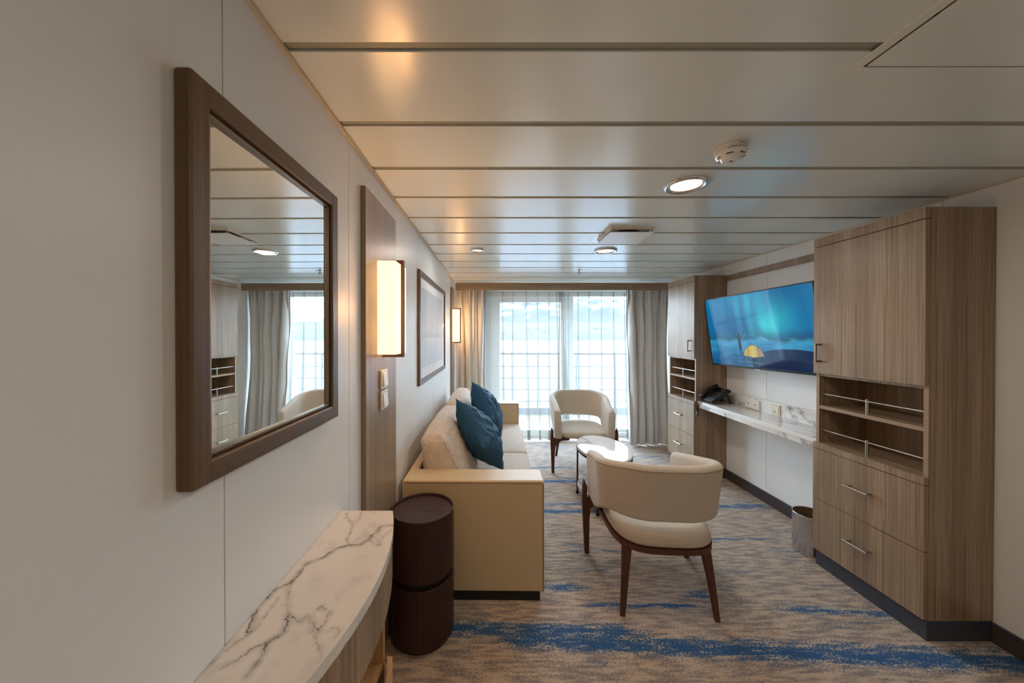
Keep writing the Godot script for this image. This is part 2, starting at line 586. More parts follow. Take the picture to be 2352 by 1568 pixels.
func make_materials() -> void:
	var lam_a := c8(122, 101, 79)
	var lam_b := c8(176, 151, 123)
	var lam_c := c8(96, 76, 56)
	M.wood = wood(lam_a, lam_b, lam_c, 101, 0.35)
	M.wood.metallic_specular = 0.54
	M.wood_h = wood(lam_a, lam_b, lam_c, 111, 0.31, true)
	M.frame_v = wood(c8(88, 65, 40), c8(110, 84, 55), c8(68, 48, 28), 121, 0.38)
	M.frame_h = wood(c8(88, 65, 40), c8(110, 84, 55), c8(68, 48, 28), 131, 0.38, true)
	M.oak = wood(c8(176, 136, 88), c8(196, 158, 110), c8(150, 112, 70), 141, 0.5)
	M.edge = mat(c8(158, 134, 108), 0.45)
	M.walnut = wood(c8(74, 42, 26), c8(98, 58, 36), c8(52, 28, 18), 151, 0.4)
	M.drum = wood(c8(46, 20, 16), c8(60, 28, 22), c8(34, 14, 11), 161, 0.46)
	M.stitch = mat(c8(92, 58, 40), 0.6)
	M.black = mat(c8(18, 18, 20), 0.35)
	M.blackmat = mat(c8(24, 22, 22), 0.7)
	M.kick = mat(c8(62, 66, 76), 0.45)
	M.base = mat(c8(66, 56, 52), 0.85)
	grain(0.3, 6, 128, 0.06, Vector3.ONE * 6.0, M.base)
	M.wall = mat(c8(234, 235, 234), 0.38)
	M.wall.metallic_specular = 0.55
	var wi := noise_bytes(512, 512, 0.3, 201, 512, 24, 2)
	M.wall.heightmap_enabled = true
	M.wall.heightmap_texture = ImageTexture.create_from_image(Image.create_from_data(512, 512, false, Image.FORMAT_L8, wi))
	M.wall.heightmap_scale = 0.012
	tri_map(M.wall, Vector3(1.6, 1.0, 1.6))
	M.wallcore = mat(c8(150, 140, 126), 0.7)
	M.ceiling = mat(c8(228, 234, 227), 0.22)
	M.ceiling.metallic_specular = 0.7
	M.ceiling.clearcoat_enabled = true
	M.ceiling.clearcoat = 0.3
	M.ceiling.clearcoat_roughness = 0.17
	M.groove = mat(c8(158, 158, 143), 0.45)
	M.trim = mat(c8(206, 192, 166), 0.5)
	M.white = mat(c8(238, 238, 234), 0.35)
	M.whiteframe = mat(c8(246, 248, 248), 0.35)
	M.plastic = mat(c8(230, 222, 206), 0.3)
	M.chrome = mat(c8(214, 214, 214), 0.12, 1.0)
	M.steel = mat(c8(190, 188, 184), 0.28, 1.0)
	M.binsteel = mat(c8(206, 206, 206), 0.16, 1.0)
	M.bronze = mat(c8(150, 134, 116), 0.35, 1.0)
	M.mirror = mat(c8(246, 248, 246), 0.0, 1.0)
	M.darkmetal = mat(c8(52, 50, 50), 0.4, 0.8)
	M.leather = mat(c8(208, 185, 146), 0.42)
	grain(0.2, 8, 256, 0.006, Vector3.ONE * 5.0, M.leather)
	M.piping = mat(c8(152, 126, 88), 0.55)
	M.sofa_cloth = cloth(c8(220, 207, 192), c8(176, 160, 142), 301, 4.0, 0.25)
	M.chair_cloth = cloth(c8(211, 199, 183), c8(191, 178, 161), 311, 7.0, 0.35)
	M.velvet = mat(c8(10, 68, 98), 0.75)
	M.velvet.rim_enabled = true
	M.velvet.rim = 0.6
	M.velvet.rim_tint = 1.0
	M.curtain = cloth(c8(224, 224, 222), c8(208, 208, 206), 321, 6.0, 0.1)
	M.curtain.backlight_enabled = true
	M.curtain.backlight = Color(0.10, 0.09, 0.08)
	M.sheer = mat(Color(0.76, 0.76, 0.73, 0.36), 0.9)
	M.sheer.transparency = BaseMaterial3D.TRANSPARENCY_ALPHA
	M.sheer.backlight_enabled = true
	M.sheer.backlight = Color(0.14, 0.14, 0.14)
	M.glass = mat(Color(0.94, 0.97, 0.98, 0.04), 0.0)
	M.glass.transparency = BaseMaterial3D.TRANSPARENCY_ALPHA
	M.picture_glass = mat(Color(0.94, 0.97, 0.98, 0.04), 0.0)
	M.picture_glass.transparency = BaseMaterial3D.TRANSPARENCY_ALPHA
	M.picture_glass.metallic_specular = 0.2
	M.carpet = mat(Color.WHITE, 0.95)
	M.carpet.albedo_texture = carpet_image()
	M.marble = mat(Color.WHITE, 0.09)
	var mi := marble_image(77, 1024, 512, Vector2(1.3, 0.65), 0.72)
	mi.generate_mipmaps()
	M.marble.albedo_texture = ImageTexture.create_from_image(mi)
	tri_map(M.marble, Vector3(0.8, 1.6, 0.8))
	M.console_top = mat(Color.WHITE, 0.16)
	M.console_top.albedo_texture = console_marble()
	var ti := marble_image(91, 512, 512, Vector2(0.8, 0.8), 0.6)
	M.table_marble = mat(Color.WHITE, 0.06)
	M.table_marble.albedo_texture = ImageTexture.create_from_image(ti)
	tri_map(M.table_marble, Vector3.ONE * 1.2)
	M.screen = mat(Color.BLACK, 0.06)
	M.screen.emission_enabled = true
	M.screen.emission_texture = screen_image()
	M.screen.emission_energy_multiplier = 0.85
	M.sconce = mat(c8(255, 236, 205), 0.6)
	M.sconce.emission_enabled = true
	M.sconce.emission = Color(1.0, 0.89, 0.70)
	M.sconce.emission_energy_multiplier = 1.55
	M.lamp = mat(c8(255, 246, 232), 0.5)
	M.lamp.emission_enabled = true
	M.lamp.emission = Color(1.0, 0.90, 0.74)
	M.lamp.emission_energy_multiplier = 2.2
	M.print_ = mat(Color.WHITE, 0.8)
	M.print_.albedo_texture = print_image()
	M.matboard = mat(c8(244, 246, 248), 0.8)
	M.framegrey = mat(c8(96, 74, 62), 0.4)
	M.deck = mat(c8(104, 92, 75), 0.6)
	M.rail = mat(c8(84, 90, 94), 0.5)
	M.handrail = mat(c8(92, 84, 78), 0.5)
	M.hill = mat(Color.WHITE, 0.95)
	M.hill.vertex_color_use_as_albedo = true
	M.water = mat(c8(104, 107, 109), 0.35)
	M.water.specular_mode = BaseMaterial3D.SPECULAR_DISABLED
	var wn := noise_bytes(256, 256, 0.05, 401, 256, 64, 3)
	M.water.heightmap_enabled = true
	M.water.heightmap_texture = ImageTexture.create_from_image(Image.create_from_data(256, 256, false, Image.FORMAT_L8, wn))
	M.water.heightmap_scale = 30.0
	tri_map(M.water, Vector3.ONE * 0.05)
	M.house = mat(c8(96, 94, 90), 0.8)
	M.roof = mat(c8(74, 66, 64), 0.8)

# ------------------------------------------------------------------ main
func _ready() -> void:
	rng.seed = 12345
	var cam := Camera3D.new()
	cam.name = "camera"
	add_child(cam)
	cam.near = 0.05
	cam.far = 20000.0
	cam.projection = Camera3D.PROJECTION_FRUSTUM
	cam.size = 2.0 * cam.near
	cam.frustum_offset = Vector2(44.0 / 784.0, -10.5 / 784.0) * cam.near
	cam.position = Vector3(0, 1.41, 0)
	cam.rotation_degrees = Vector3(-0.33, 0, 0)
	cam.current = true

	var env := Environment.new()
	env.background_mode = Environment.BG_SKY
	var sky := Sky.new()
	var sm := ProceduralSkyMaterial.new()
	sm.sky_top_color = Color(0.76, 0.88, 1.0)
	sm.sky_horizon_color = Color(0.92, 0.98, 1.0)
	sm.ground_horizon_color = Color(0.80, 0.86, 0.92)
	sm.ground_bottom_color = Color(0.45, 0.52, 0.58)
	sm.sky_energy_multiplier = 1.0
	sky.sky_material = sm
	env.sky = sky
	env.background_energy_multiplier = 26.0
	env.tonemap_mode = Environment.TONE_MAPPER_LINEAR
	env.tonemap_exposure = 1.0
	env.volumetric_fog_enabled = true
	env.volumetric_fog_density = 0.0
	env.sdfgi_enabled = true
	env.ssao_enabled = true
	env.ssil_enabled = true
	var we := WorldEnvironment.new()
	we.name = "environment"
	we.environment = env
	add_child(we)

	make_materials()
	build_shell()
	build_window()
	build_outside()
	build_cabinets()
	build_counter()
	build_sofa()
	build_chairs()
	build_table()
	build_drum()
	build_console()
	build_wall_things()
	build_curtains()
	build_tv()
	build_ceiling_things()
	build_small()

# ------------------------------------------------------------------ room shell
func build_shell() -> void:
	var f := structure("floor")
	var g := Geo.new()
	var u := func(x: float, d: float) -> Vector2: return Vector2((x + 0.6) / 3.0, d / 4.8)
	g.quad(P(XL - .1, 0, DB - .1), P(XR + .1, 0, DB - .1), P(XR + .1, 0, DF + .12), P(XL - .1, 0, DF + .12),
		[u.call(XL - .1, DB - .1), u.call(XR + .1, DB - .1), u.call(XR + .1, DF + .12), u.call(XL - .1, DF + .12)])
	part("carpet", g, M.carpet, f)
	bx("subfloor", M.wallcore, f, XL - .1, XR + .1, -0.12, -0.001, DB - .1, DF + .12)
	# ceiling: planks across the room, 0.3 m apart with recessed joints
	var c := structure("ceiling")
	bx("joint_backing", M.groove, c, XL - .1, XR + .1, HC + .005, HC + .09, DB - .1, DF + .12)
	var k := -9
	while true:
		var d0 := 0.836 + 0.298 * k
		var d1 := d0 + 0.298 - 0.026
		k += 1
		if d0 > DF:
			break
		if d1 < DB:
			continue
		bx("ceiling_plank", M.ceiling, c, XL, XR, HC, HC + .0055, maxf(d0, DB), minf(d1, DF), 0.0015)
	# walls made of panels with narrow joints
	for side in [0, 1]:
		var w := structure("wall_left" if side == 0 else "wall_right")
		var xf := XL if side == 0 else XR
		var s := -1.0 if side == 0 else 1.0
		bx("wall_core", M.wallcore, w, xf + s * 0.004, xf + s * 0.1, -0.1, HC + .09, DB - .1, DF + .1)
		var first: float = 0.642 if side == 0 else 0.633
		var j := -5
		while true:
			var d0 := first + 0.5585 * j
			var d1 := d0 + 0.5585
			j += 1
			if d0 > DF:
				break
			if d1 < DB:
				continue
			bx("wall_panel", M.wall, w, xf, xf + s * 0.006, 0.0, HC + .012, maxf(d0 + .0012, DB), minf(d1 - .0012, DF), 0.0008)
	var b := structure("wall_back")
	bx("wall_core", M.wall, b, XL - .1, XR + .1, -.1, HC + .09, DB - .1, DB)
	var fr := structure("wall_front")
	bx("wall_left_of_window", M.wall, fr, XL - .1, -0.03, 0, HC + .09, DF, DF + .12)
	bx("wall_right_of_window", M.wall, fr, 1.95, XR + .1, 0, HC + .09, DF, DF + .12)
	bx("wall_over_window", M.wall, fr, -0.03, 1.95, 1.99, HC + .09, DF, DF + .12)
	# skirting
	var bl := structure("baseboard_left")
	bx("board", M.base, bl, XL, XL + .012, 0, 0.088, DB, DF, 0.001)
	var br := structure("baseboard_right")
	bx("board", M.base, br, XR - .012, XR, 0, 0.086, DB, 1.559, 0.001)
	bx("cap", M.kick, br, XR - .014, XR, 0.086, 0.091, DB, 1.559)
	bx("board", M.base, br, XR - .012, XR, 0, 0.086, 2.106, 3.35, 0.001)
	bx("cap", M.kick, br, XR - .014, XR, 0.086, 0.091, 2.106, 3.35)
	# ceiling edge trims
	var t1 := structure("trim_1")
	bx("edge_strip", M.trim, t1, XL, XL + .011, HC - .011, HC, DB, 4.30)
	var t2 := structure("trim_2")
	bx("edge_strip", M.trim, t2, XR - .008, XR, HC - .006, HC, DB, 4.30)
	# wooden band on the right wall between the cabinets
	var t3 := structure("trim_3")
	bx("wooden_band", M.wood, t3, XR - .018, XR, 1.938, 1.99, 2.106, 3.35, 0.001)
	# access panel in the ceiling
	var ap := thing("ceiling_hatch", "square flush access hatch in the white ceiling near the camera, with dark slot edge", "hatch", P(1.24, HC - .004, 0.6))
	var x0 := 0.922
	var x1 := 1.60
	var d0 := 0.24
	var d1 := 0.906
	var y0 := HC - .004
	for e in [[x0, x0 + .026, d0, d1], [x1 - .026, x1, d0, d1], [x0 + .026, x1 - .026, d0, d0 + .026], [x0 + .026, x1 - .026, d1 - .026, d1]]:
		bx("frame_bar", M.ceiling, ap, e[0], e[1], y0, HC, e[2], e[3], 0.001)
	bx("shadow_gap", M.darkmetal, ap, x0 + .026, x1 - .026, HC - .001, HC, d0 + .026, d1 - .026)
	bx("hatch_door", M.ceiling, ap, x0 + .034, x1 - .034, y0 + .0005, HC - .001, d0 + .030, d1 - .029, 0.001)
	for e in 9:
		bx("hinge_slot", M.bronze, ap, x0 + .0285, x0 + .0315, y0 + .0015, HC - .001, 0.28 + e * .066, 0.28 + e * .066 + .056)

# ------------------------------------------------------------------ window
func build_window() -> void:
	var w := structure("window_1")
	var da := DF + .01
	var db := DF + .10
	bx("jamb", M.whiteframe, w, -0.03, 0.012, 0.0, 1.99, da, db, 0.004)
	bx("jamb", M.whiteframe, w, 1.908, 1.95, 0.0, 1.99, da, db, 0.004)
	bx("head", M.whiteframe, w, 0.012, 1.908, 1.945, 1.99, da, db, 0.004)
	bx("threshold", M.whiteframe, w, 0.012, 1.908, 0.0, 0.05, da, db, 0.004)
	# sliding leaf on the left
	var l := bx("stile", M.whiteframe, w, 0.012, 0.097, 0.05, 1.945, da + .01, da + .05, 0.004)
	for y in [0.98, 1.62, 1.05]:
		var sg := Geo.new()
		sg.lathe([[Vector2(0.0, 0), Vector2(0.005, 0.0005), Vector2(0.006, 0)]], Vector3.ZERO, 10)
		sg.moved(Transform3D(Basis(Vector3.RIGHT, PI / 2), P(0.055, y, da + .0098)))
		part("screw_cap", sg, M.steel, l)
	bx("stile", M.whiteframe, w, 0.945, 1.03, 0.05, 1.945, da + .01, da + .05, 0.004)
	bx("top_rail", M.whiteframe, w, 0.097, 0.945, 1.862, 1.945, da + .01, da + .05, 0.004)
	bx("bottom_rail", M.whiteframe, w, 0.097, 0.945, 0.05, 0.09, da + .01, da + .05, 0.004)
	bx("pane", M.glass, w, 0.095, 0.947, 0.088, 1.864, da + .027, da + .033)
	# fixed light on the right
	bx("stile", M.whiteframe, w, 1.035, 1.127, 0.05, 1.945, da + .045, da + .085, 0.004)
	bx("bottom_rail", M.whiteframe, w, 1.127, 1.908, 0.05, 0.09, da + .045, da + .085, 0.004)
	bx("pane", M.glass, w, 1.125, 1.909, 0.088, 1.946, da + .062, da + .068)

# ------------------------------------------------------------------ balcony, fjord and mountains
func build_outside() -> void:
	var dk := structure("balcony_floor")
	for i in 10:
		bx("deck_plank", M.deck, dk, -1.2, 3.2, -0.06, -0.02, 4.86 + i * .136, 4.86 + i * .136 + .132, 0.003)
	bx("deck_slab", M.rail, dk, -1.2, 3.2, -0.2, -0.0605, 4.84, 6.24)
	var r := thing("balcony_railing", "white metal balcony railing with brown handrail seen through the sheers", "railing", P(1.0, -0.02, 6.1))
	var hg := Geo.new()
	hg.tube([P(-1.2, 1.083, 6.1), P(1.0, 1.083, 6.1), P(3.2, 1.083, 6.1)], 0.026, 10)
	part("handrail", hg, M.handrail, r)
	for y in [0.847, 0.641, 0.437, 0.227]:
		var bg := Geo.new()
		bg.tube([P(-1.2, y, 6.1), P(1.0, y, 6.1), P(3.2, y, 6.1)], 0.009, 8)
		part("bar", bg, M.rail, r)
	for x in [-0.58, 0.11, 0.80, 1.49, 2.18, 2.87]:
		bx("post", M.rail, r, x - .011, x + .011, -0.02, 1.062, 6.08, 6.12, 0.003)
	bx("toe_board", M.rail, r, -1.2, 3.2, -0.02, 0.10, 6.125, 6.15)
	# water
	var wa := structure("water")
	wa.set_meta("kind", "stuff")
	wa.set_meta("label", "bright calm fjord water behind the balcony railing")
	wa.set_meta("category", "water")
	var g := Geo.new()
	g.quad(P(-3000, -12, 12), P(3000, -12, 12), P(3000, -12, 1200), P(-3000, -12, 1200))
	part("water_surface", g, M.water, wa)
	# thin haze lying over the fjord
	var hz := FogVolume.new()
	hz.name = "fjord_haze"
	hz.shape = RenderingServer.FOG_VOLUME_SHAPE_BOX
	hz.size = Vector3(9000, 900, 6400)
	var hm := FogMaterial.new()
	hm.density = 0.000007
	hm.albedo = Color(0.70, 0.86, 1.0)
	hz.material = hm
	add_child(hz)
	hz.position = P(600, 430, 4100)
	hz.set_meta("kind", "stuff")
	hz.set_meta("label", "thin pale haze over the fjord and mountains")
	hz.set_meta("category", "haze")
	# far shore and mountains
	land("shore_hill", "green wooded shore slope below the mountains across the water", "hill", 840.0, 2400.0, 26, 0)
	land("mountain", "pale blue mountain range with snow patches across the fjord", "mountain", 2300.0, 6500.0, 40, 1)
	var r2 := RandomNumberGenerator.new()
	r2.seed = 77
	for i in 16:
		var d := r2.randf_range(880.0, 1250.0)
		var px := r2.randf_range(1140.0, 1440.0)
		var x := (px - 1132.0) * d / 784.0
		var y := shore_height(x, d)
		var s := r2.randf_range(0.5, 0.95)
		var o := thing("shore_house", "tiny pale house among the trees on the far shore", "house", P(x, y - 1.0, d), "houses on the far shore")
		bx("house_body", M.house, o, x - 5 * s, x + 5 * s, y - 1.0, y + 5 * s, d - 4, d + 4)
		var rg := Geo.new()
		rg.extrude(PackedVector2Array([Vector2(-5.6 * s, 5 * s), Vector2(5.6 * s, 5 * s), Vector2(0, 8 * s)]), func(a: float, b: float, t: float) -> Vector3: return P(x + a, y + b, d + lerpf(-4.4, 4.4, t)))
		part("house_roof", rg, M.roof, o)

func shore_height(x: float, d: float) -> float:
	var t := clampf((d - 845.0) / 1400.0, 0.0, 1.0)
	return -12.3 + 95.0 * pow(t, 0.75) + 7.0 * t * sin(x * 0.013 + d * 0.004) + 5.0 * t * sin(x * 0.031)

func land(called: String, label: String, category: String, d0: float, d1: float, n: int, kind: int) -> void:
	var nz := FastNoiseLite.new()
	nz.seed = 15 + kind; nz.frequency = 0.0011 if kind else 0.006; nz.fractal_octaves = 5
	var o := thing(called, label, category, P(600, -13, d0))
	var g := Geo.new()
	var cols := PackedColorArray()
	var rows := []
	var nc := 120
	for r in n:
		var d := lerpf(d0, d1, float(r) / (n - 1))
		var row := PackedVector3Array()
		for c in nc:
			var sx := lerpf(-0.35, 0.75, float(c) / (nc - 1))
			var x := sx * d
			var y := 0.0
			if kind == 0:
				y = shore_height(x, d) + nz.get_noise_2d(x, d) * 8.0 * clampf((d - 860.0) / 200.0, 0.0, 1.0)
			else:
				var rise := smoothstep(0.0, 0.72, float(r) / (n - 1))
				# skyline of the range: high on the left and in the middle, falling to the right
				var top := 0.128 - 0.022 * exp(-pow((sx - 0.20) / 0.05, 2)) - 0.55 * maxf(0.0, sx - 0.335)
				y = rise * (top * 5300.0 + nz.get_noise_2d(x, d) * 210.0 * rise) + 60.0 * (1.0 - rise) * 0.3
				if r > n * 0.78:
					y -= (r - n * 0.78) * 60.0
			row.append(P(x, y, d))
		rows.append(row)
	g.surf(rows)
	var off := o.position
	for i in g.v.size():
		var p := g.v[i]
		var t := nz.get_noise_2d(p.x * 3.0, p.z * 3.0)
		var k: Color
		if kind == 0:
			k = Color8(26, 37, 24).lerp(Color8(40, 49, 35), clampf(t * 1.4 + 0.5, 0, 1))
		else:
			k = Color8(32, 34, 36).lerp(Color8(44, 46, 48), clampf(t * 1.2 + 0.5, 0, 1))
			if p.y > 250.0 + 160.0 * t and nz.get_noise_2d(p.x * 5.0, p.y * 9.0) > 0.02:
				k = Color8(104, 108, 112)
		cols.append(k.srgb_to_linear())
		g.v[i] = p - off
	var a := []
	a.resize(Mesh.ARRAY_MAX)
	a[Mesh.ARRAY_VERTEX] = g.v; a[Mesh.ARRAY_NORMAL] = g.n; a[Mesh.ARRAY_TEX_UV] = g.uv; a[Mesh.ARRAY_INDEX] = g.ix; a[Mesh.ARRAY_COLOR] = cols
	var m := ArrayMesh.new()
	m.add_surface_from_arrays(Mesh.PRIMITIVE_TRIANGLES, a)
	lpart("slope", m, M.hill, o)

# ------------------------------------------------------------------ tall cabinets
func build_cabinets() -> void:
	cabinet(1.561, 2.104, true, "tall wooden cabinet nearest the camera with open railed shelves beside the television")
	cabinet(3.352, 3.855, false, "tall wooden cabinet by the grey curtain with open railed shelves, behind the telephone")

func cabinet(d0: float, d1: float, near: bool, label: String) -> void:
	var o := thing("tall_cabinet", label, "cabinet", P(2.14, 0, (d0 + d1) / 2), "tall cabinets")
	var xc := 1.999
	var xf := 1.977
	var W: Material = M.wood
	# carcass
	bx("side_panel", W, o, xc, XR - .001, 0.095, 1.995, d0, d0 + .019, 0.0008)
	bx("side_panel", W, o, xc, XR - .001, 0.095, 1.995, d1 - .019, d1, 0.0008)
	bx("back_panel", W, o, XR - .012, XR - .001, 0.095, 1.995, d0 + .019, d1 - .019)
	bx("top_panel", W, o, xc, XR - .012, 1.976, 1.995, d0 + .019, d1 - .019)
	bx("divider", W, o, xc + .001, XR - .012, 1.16, 1.178, d0 + .019, d1 - .019)
	bx("bottom_panel", W, o, xc, XR - .012, 0.095, 0.113, d0 + .019, d1 - .019)
	# shelves of the open part
	var ms := bx("shelf", W, o, xc + .001, XR - .012, 0.962, 0.982, d0 + .019, d1 - .019)
	bx("front_edge", M.edge, ms, xc - .001, xc + .001, 0.962, 0.982, d0 + .019, d1 - .019)
	bx("joint_line", M.blackmat, ms, xc + .06, xc + .062, 0.9815, 0.9823, d0 + .02, d1 - .02)
	var ls := bx("shelf", W, o, xc + .001, XR - .012, 0.736, 0.756, d0 + .019, d1 - .019)
	bx("joint_line", M.blackmat, ls, xc + .06, xc + .062, 0.7555, 0.7563, d0 + .02, d1 - .02)
	for e in [d0, d1 - .019]:
		bx("upright_edge", M.edge, o, xc - .003, xc, 0.756, 1.177, e, e + .019)
	# fronts
	var pf := 0.0012
	bx("cornice", W, o, xf, xc - .001, 1.944, 1.995, d0, d1, pf)
	var dr := bx("door", W, o, xf, xc - .001, 1.176, 1.9405, d0, d1, pf)
	bx("shelf_apron", W, o, xf, xc - .001, 0.7195, 0.756, d0, d1, pf)
	var w1 := bx("drawer", W, o, xf, xc - .001, 0.413, 0.716, d0, d1, pf)
	var w2 := bx("drawer", W, o, xf, xc - .001, 0.10, 0.4095, d0, d1, pf)
	# toe kick
	bx("toe_kick", M.kick, o, xc - .002, XR - .001, 0.0, 0.0945, d0 + .003, d1 - .003)
	# handles
	var dm := (d0 + d1) / 2
	for e in [[w1, 0.577], [w2, 0.272]]:
		var g := Geo.new()
		g.tube([P(xf - .032, e[1], dm - .062), P(xf - .032, e[1], dm + .062)], 0.0055, 10)
		for s in [-.050, .050]:
			g.box(P(xf - .032, e[1] - .005, dm + s - .005), P(xf, e[1] + .005, dm + s + .005))
		part("handle", g, M.steel, e[0], "brushed steel bar handle")
	var hd := d1 - .046 if near else d0 + .062
	var hg := Geo.new()
	hg.box(P(xf - .036, 1.246, hd - .006), P(xf - .027, 1.358, hd + .006), 0.001)
	hg.box(P(xf - .028, 1.246, hd - .006), P(xf, 1.257, hd + .006), 0.001)
	hg.box(P(xf - .028, 1.347, hd - .006), P(xf, 1.358, hd + .006), 0.001)
	part("handle", hg, M.bronze, dr, "square bracket metal handle")
	# gallery rails
	for e in [[0.982, 1.052], [0.756, 0.832]]:
		var g := Geo.new()
		g.tube([P(xc + .014, e[1], d0 + .019), P(xc + .014, e[1], d1 - .019)], 0.0042, 10)
		var rl := part("gallery_rail", g, M.steel, o, "thin steel gallery rail")
		var p := Geo.new()
		p.lathe([[Vector2(0.0075, 0), Vector2(0.0075, e[1] - e[0] + .012)], [Vector2(0.0075, e[1] - e[0] + .012), Vector2(0, e[1] - e[0] + .012)]], P(xc + .014, e[0], dm), 14)
		part("post", p, M.steel, rl)

# ------------------------------------------------------------------ marble counter
func build_counter() -> void:
	var o := thing("marble_counter", "white veined marble wall counter with backsplash between the two tall cabinets", "counter", P(2.16, 0.70, 2.73))
	var d0 := 2.106
	var d1 := 3.350
	bx("countertop", M.marble, o, 2.022, XR - .001, 0.735, 0.761, d0, d1, 0.002)
	bx("front_apron", M.marble, o, 2.016, 2.034, 0.699, 0.7345, d0, d1, 0.002)
	bx("edge_trim", M.white, o, 2.0145, 2.0215, 0.7345, 0.7615, d0, d1, 0.003, "bright white edge strip")
	bx("backsplash", M.marble, o, XR - .032, XR - .001, 0.7612, 0.868, d0, d1, 0.002)

# ------------------------------------------------------------------ sofa
func puff(size: Vector3, r: float, bulge: Vector3, n := 14) -> Geo:
	# cushion: a cube subdivided and rounded, its faces bulged
	var g := Geo.new()
	var h := size * 0.5
	var q := h - Vector3.ONE * r
	for ax in 3:
		for s in [-1.0, 1.0]:
			var u := (ax + 1) % 3
			var w := (ax + 2) % 3
			var k := g.v.size()
			for j in n + 1:
				for i in n + 1:
					var p := Vector3.ZERO
					var a := sin((2.0 * i / n - 1.0) * PI / 2)
					var b := sin((2.0 * j / n - 1.0) * PI / 2)
					p[ax] = s * h[ax]; p[u] = a * h[u]; p[w] = b * h[w]
					var core := p.clamp(-q, q)
					var dn := (p - core).normalized()
					var pos := core + dn * r
					pos[ax] += s * bulge[ax] * (1.0 - a * a) * (1.0 - b * b)
					g.vert(pos, dn)
			for j in n:
				for i in n:
					var a0 := k + j * (n + 1) + i
					if s > 0:
						g.tri(a0, a0 + 1, a0 + n + 2); g.tri(a0, a0 + n + 2, a0 + n + 1)
					else:
						g.tri(a0, a0 + n + 2, a0 + 1); g.tri(a0, a0 + n + 1, a0 + n + 2)
	return g

func build_sofa() -> void:
	var d0 := 1.809
	var d1 := 4.035
	var xb := -0.484
	var xf := 0.272
	var o := thing("sofa", "two-seat cream sofa with tan leather box arms against the left wall", "sofa", P(xb, 0, d0))
	o.rotation.y = -0.011
	for e in [d0, d1 - .168]:
		var arm := bx("arm", M.leather, o, xb, xf, 0.046, 0.637, e, e + .168, 0.012)
		var g := Geo.new()
		for dd in [e + .001, e + .167]:
			g.tube([P(xb + .012, 0.627, dd), P(xf - .014, 0.627, dd), P(xf - .004, 0.618, dd), P(xf - .003, 0.10, dd), P(xf - .004, 0.05, dd)], 0.0028, 6)
		part("piping", g, M.piping, arm)
	bx("back", M.leather, o, xb, xb + .052, 0.046, 0.637, d0 + .168, d1 - .168, 0.012)
	bx("seat_base", M.leather, o, xb + .052, xf - .012, 0.046, 0.255, d0 + .168, d1 - .168, 0.008)
	bx("plinth", M.blackmat, o, xb + .03, xf - .022, 0.0, 0.0455, d0 + .004, d1 - .02)
	var nz := FastNoiseLite.new()
	nz.seed = 3; nz.frequency = 9.0
	var dm := (d0 + d1) / 2
	var half := (d1 - d0) / 2 - .168
	for k in 2:
		var dc := dm - half * 0.5 if k == 0 else dm + half * 0.5
		var g := puff(Vector3(0.60, 0.155, half - .004), 0.03, Vector3(0.004, 0.012, 0.0))
		g.bent(func(p: Vector3) -> Vector3: return p + Vector3(0, 0.0025 * nz.get_noise_3d(p.x, p.y, p.z + k * 5.0), 0))
		g.moved(Transform3D(Basis(), P(xf + .012 - .30, 0.333, dc)))
		part("seat_cushion", g, M.sofa_cloth, o)
		# back cushion: wedge leaning on the back, thick at the seat, thin on top
		var b := puff(Vector3(0.25, 0.42, half - .03), 0.055, Vector3(0.036, 0.020, 0.034), 36)
		b.bent(func(p: Vector3) -> Vector3:
			var t := (p.y + 0.21) / 0.42
			var wide := lerpf(1.15, 0.58, t)
			var q := Vector3(p.x * wide, p.y, p.z)
			var side := absf(p.z) / (half * 0.5)
			q.y += -0.012 * side * side
			q += Vector3(0.004, 0.003, 0.0) * (nz.get_noise_3d(p.x * 1.4, p.y * 2.8, p.z * 0.9 + 9.0 * k) + 0.6 * nz.get_noise_3d(p.x * 3.0, p.y * 1.0 + 4.0, p.z * 5.0)) * 1.6
			q += Vector3(0.3, 1.0, 0.0) * 0.0035 * nz.get_noise_3d(p.z * 7.0, p.x * 1.2, 3.0 * k) * smoothstep(0.55, 1.0, t)
			q.x += -0.115 * t
			return q)
		b.moved(Transform3D(Basis(), P(xb + .052 + .185, 0.412 + .205, dc)))
		var bc := part("back_cushion", b, M.sofa_cloth, o)
		for e in [-1.0, 1.0]:
			var sg := Geo.new()
			var path := []
			for i in 9:
				var t := i / 8.0
				path.append(P(xb + .052 + .185 + 0.12 * lerpf(1.15, 0.60, t) - 0.115 * t + 0.002, 0.43 + 0.36 * t, dc + e * (half * 0.5 - .0125)))
			sg.tube(path, 0.003, 6)
			part("seam", sg, M.sofa_cloth, bc)
	pillow(Vector3(-0.27, 0.965, -2.43), Vector3(0.085, 0.425, -2.45), Vector3(-0.06, 0.70, -2.14), 5, "dark teal velvet cushion on its corner, nearer the camera on the sofa")
	pillow(Vector3(-0.20, 0.972, -3.22), Vector3(0.085, 0.425, -3.30), Vector3(-0.04, 0.70, -2.95), 8, "dark teal velvet cushion on its corner, further along the sofa towards the window")

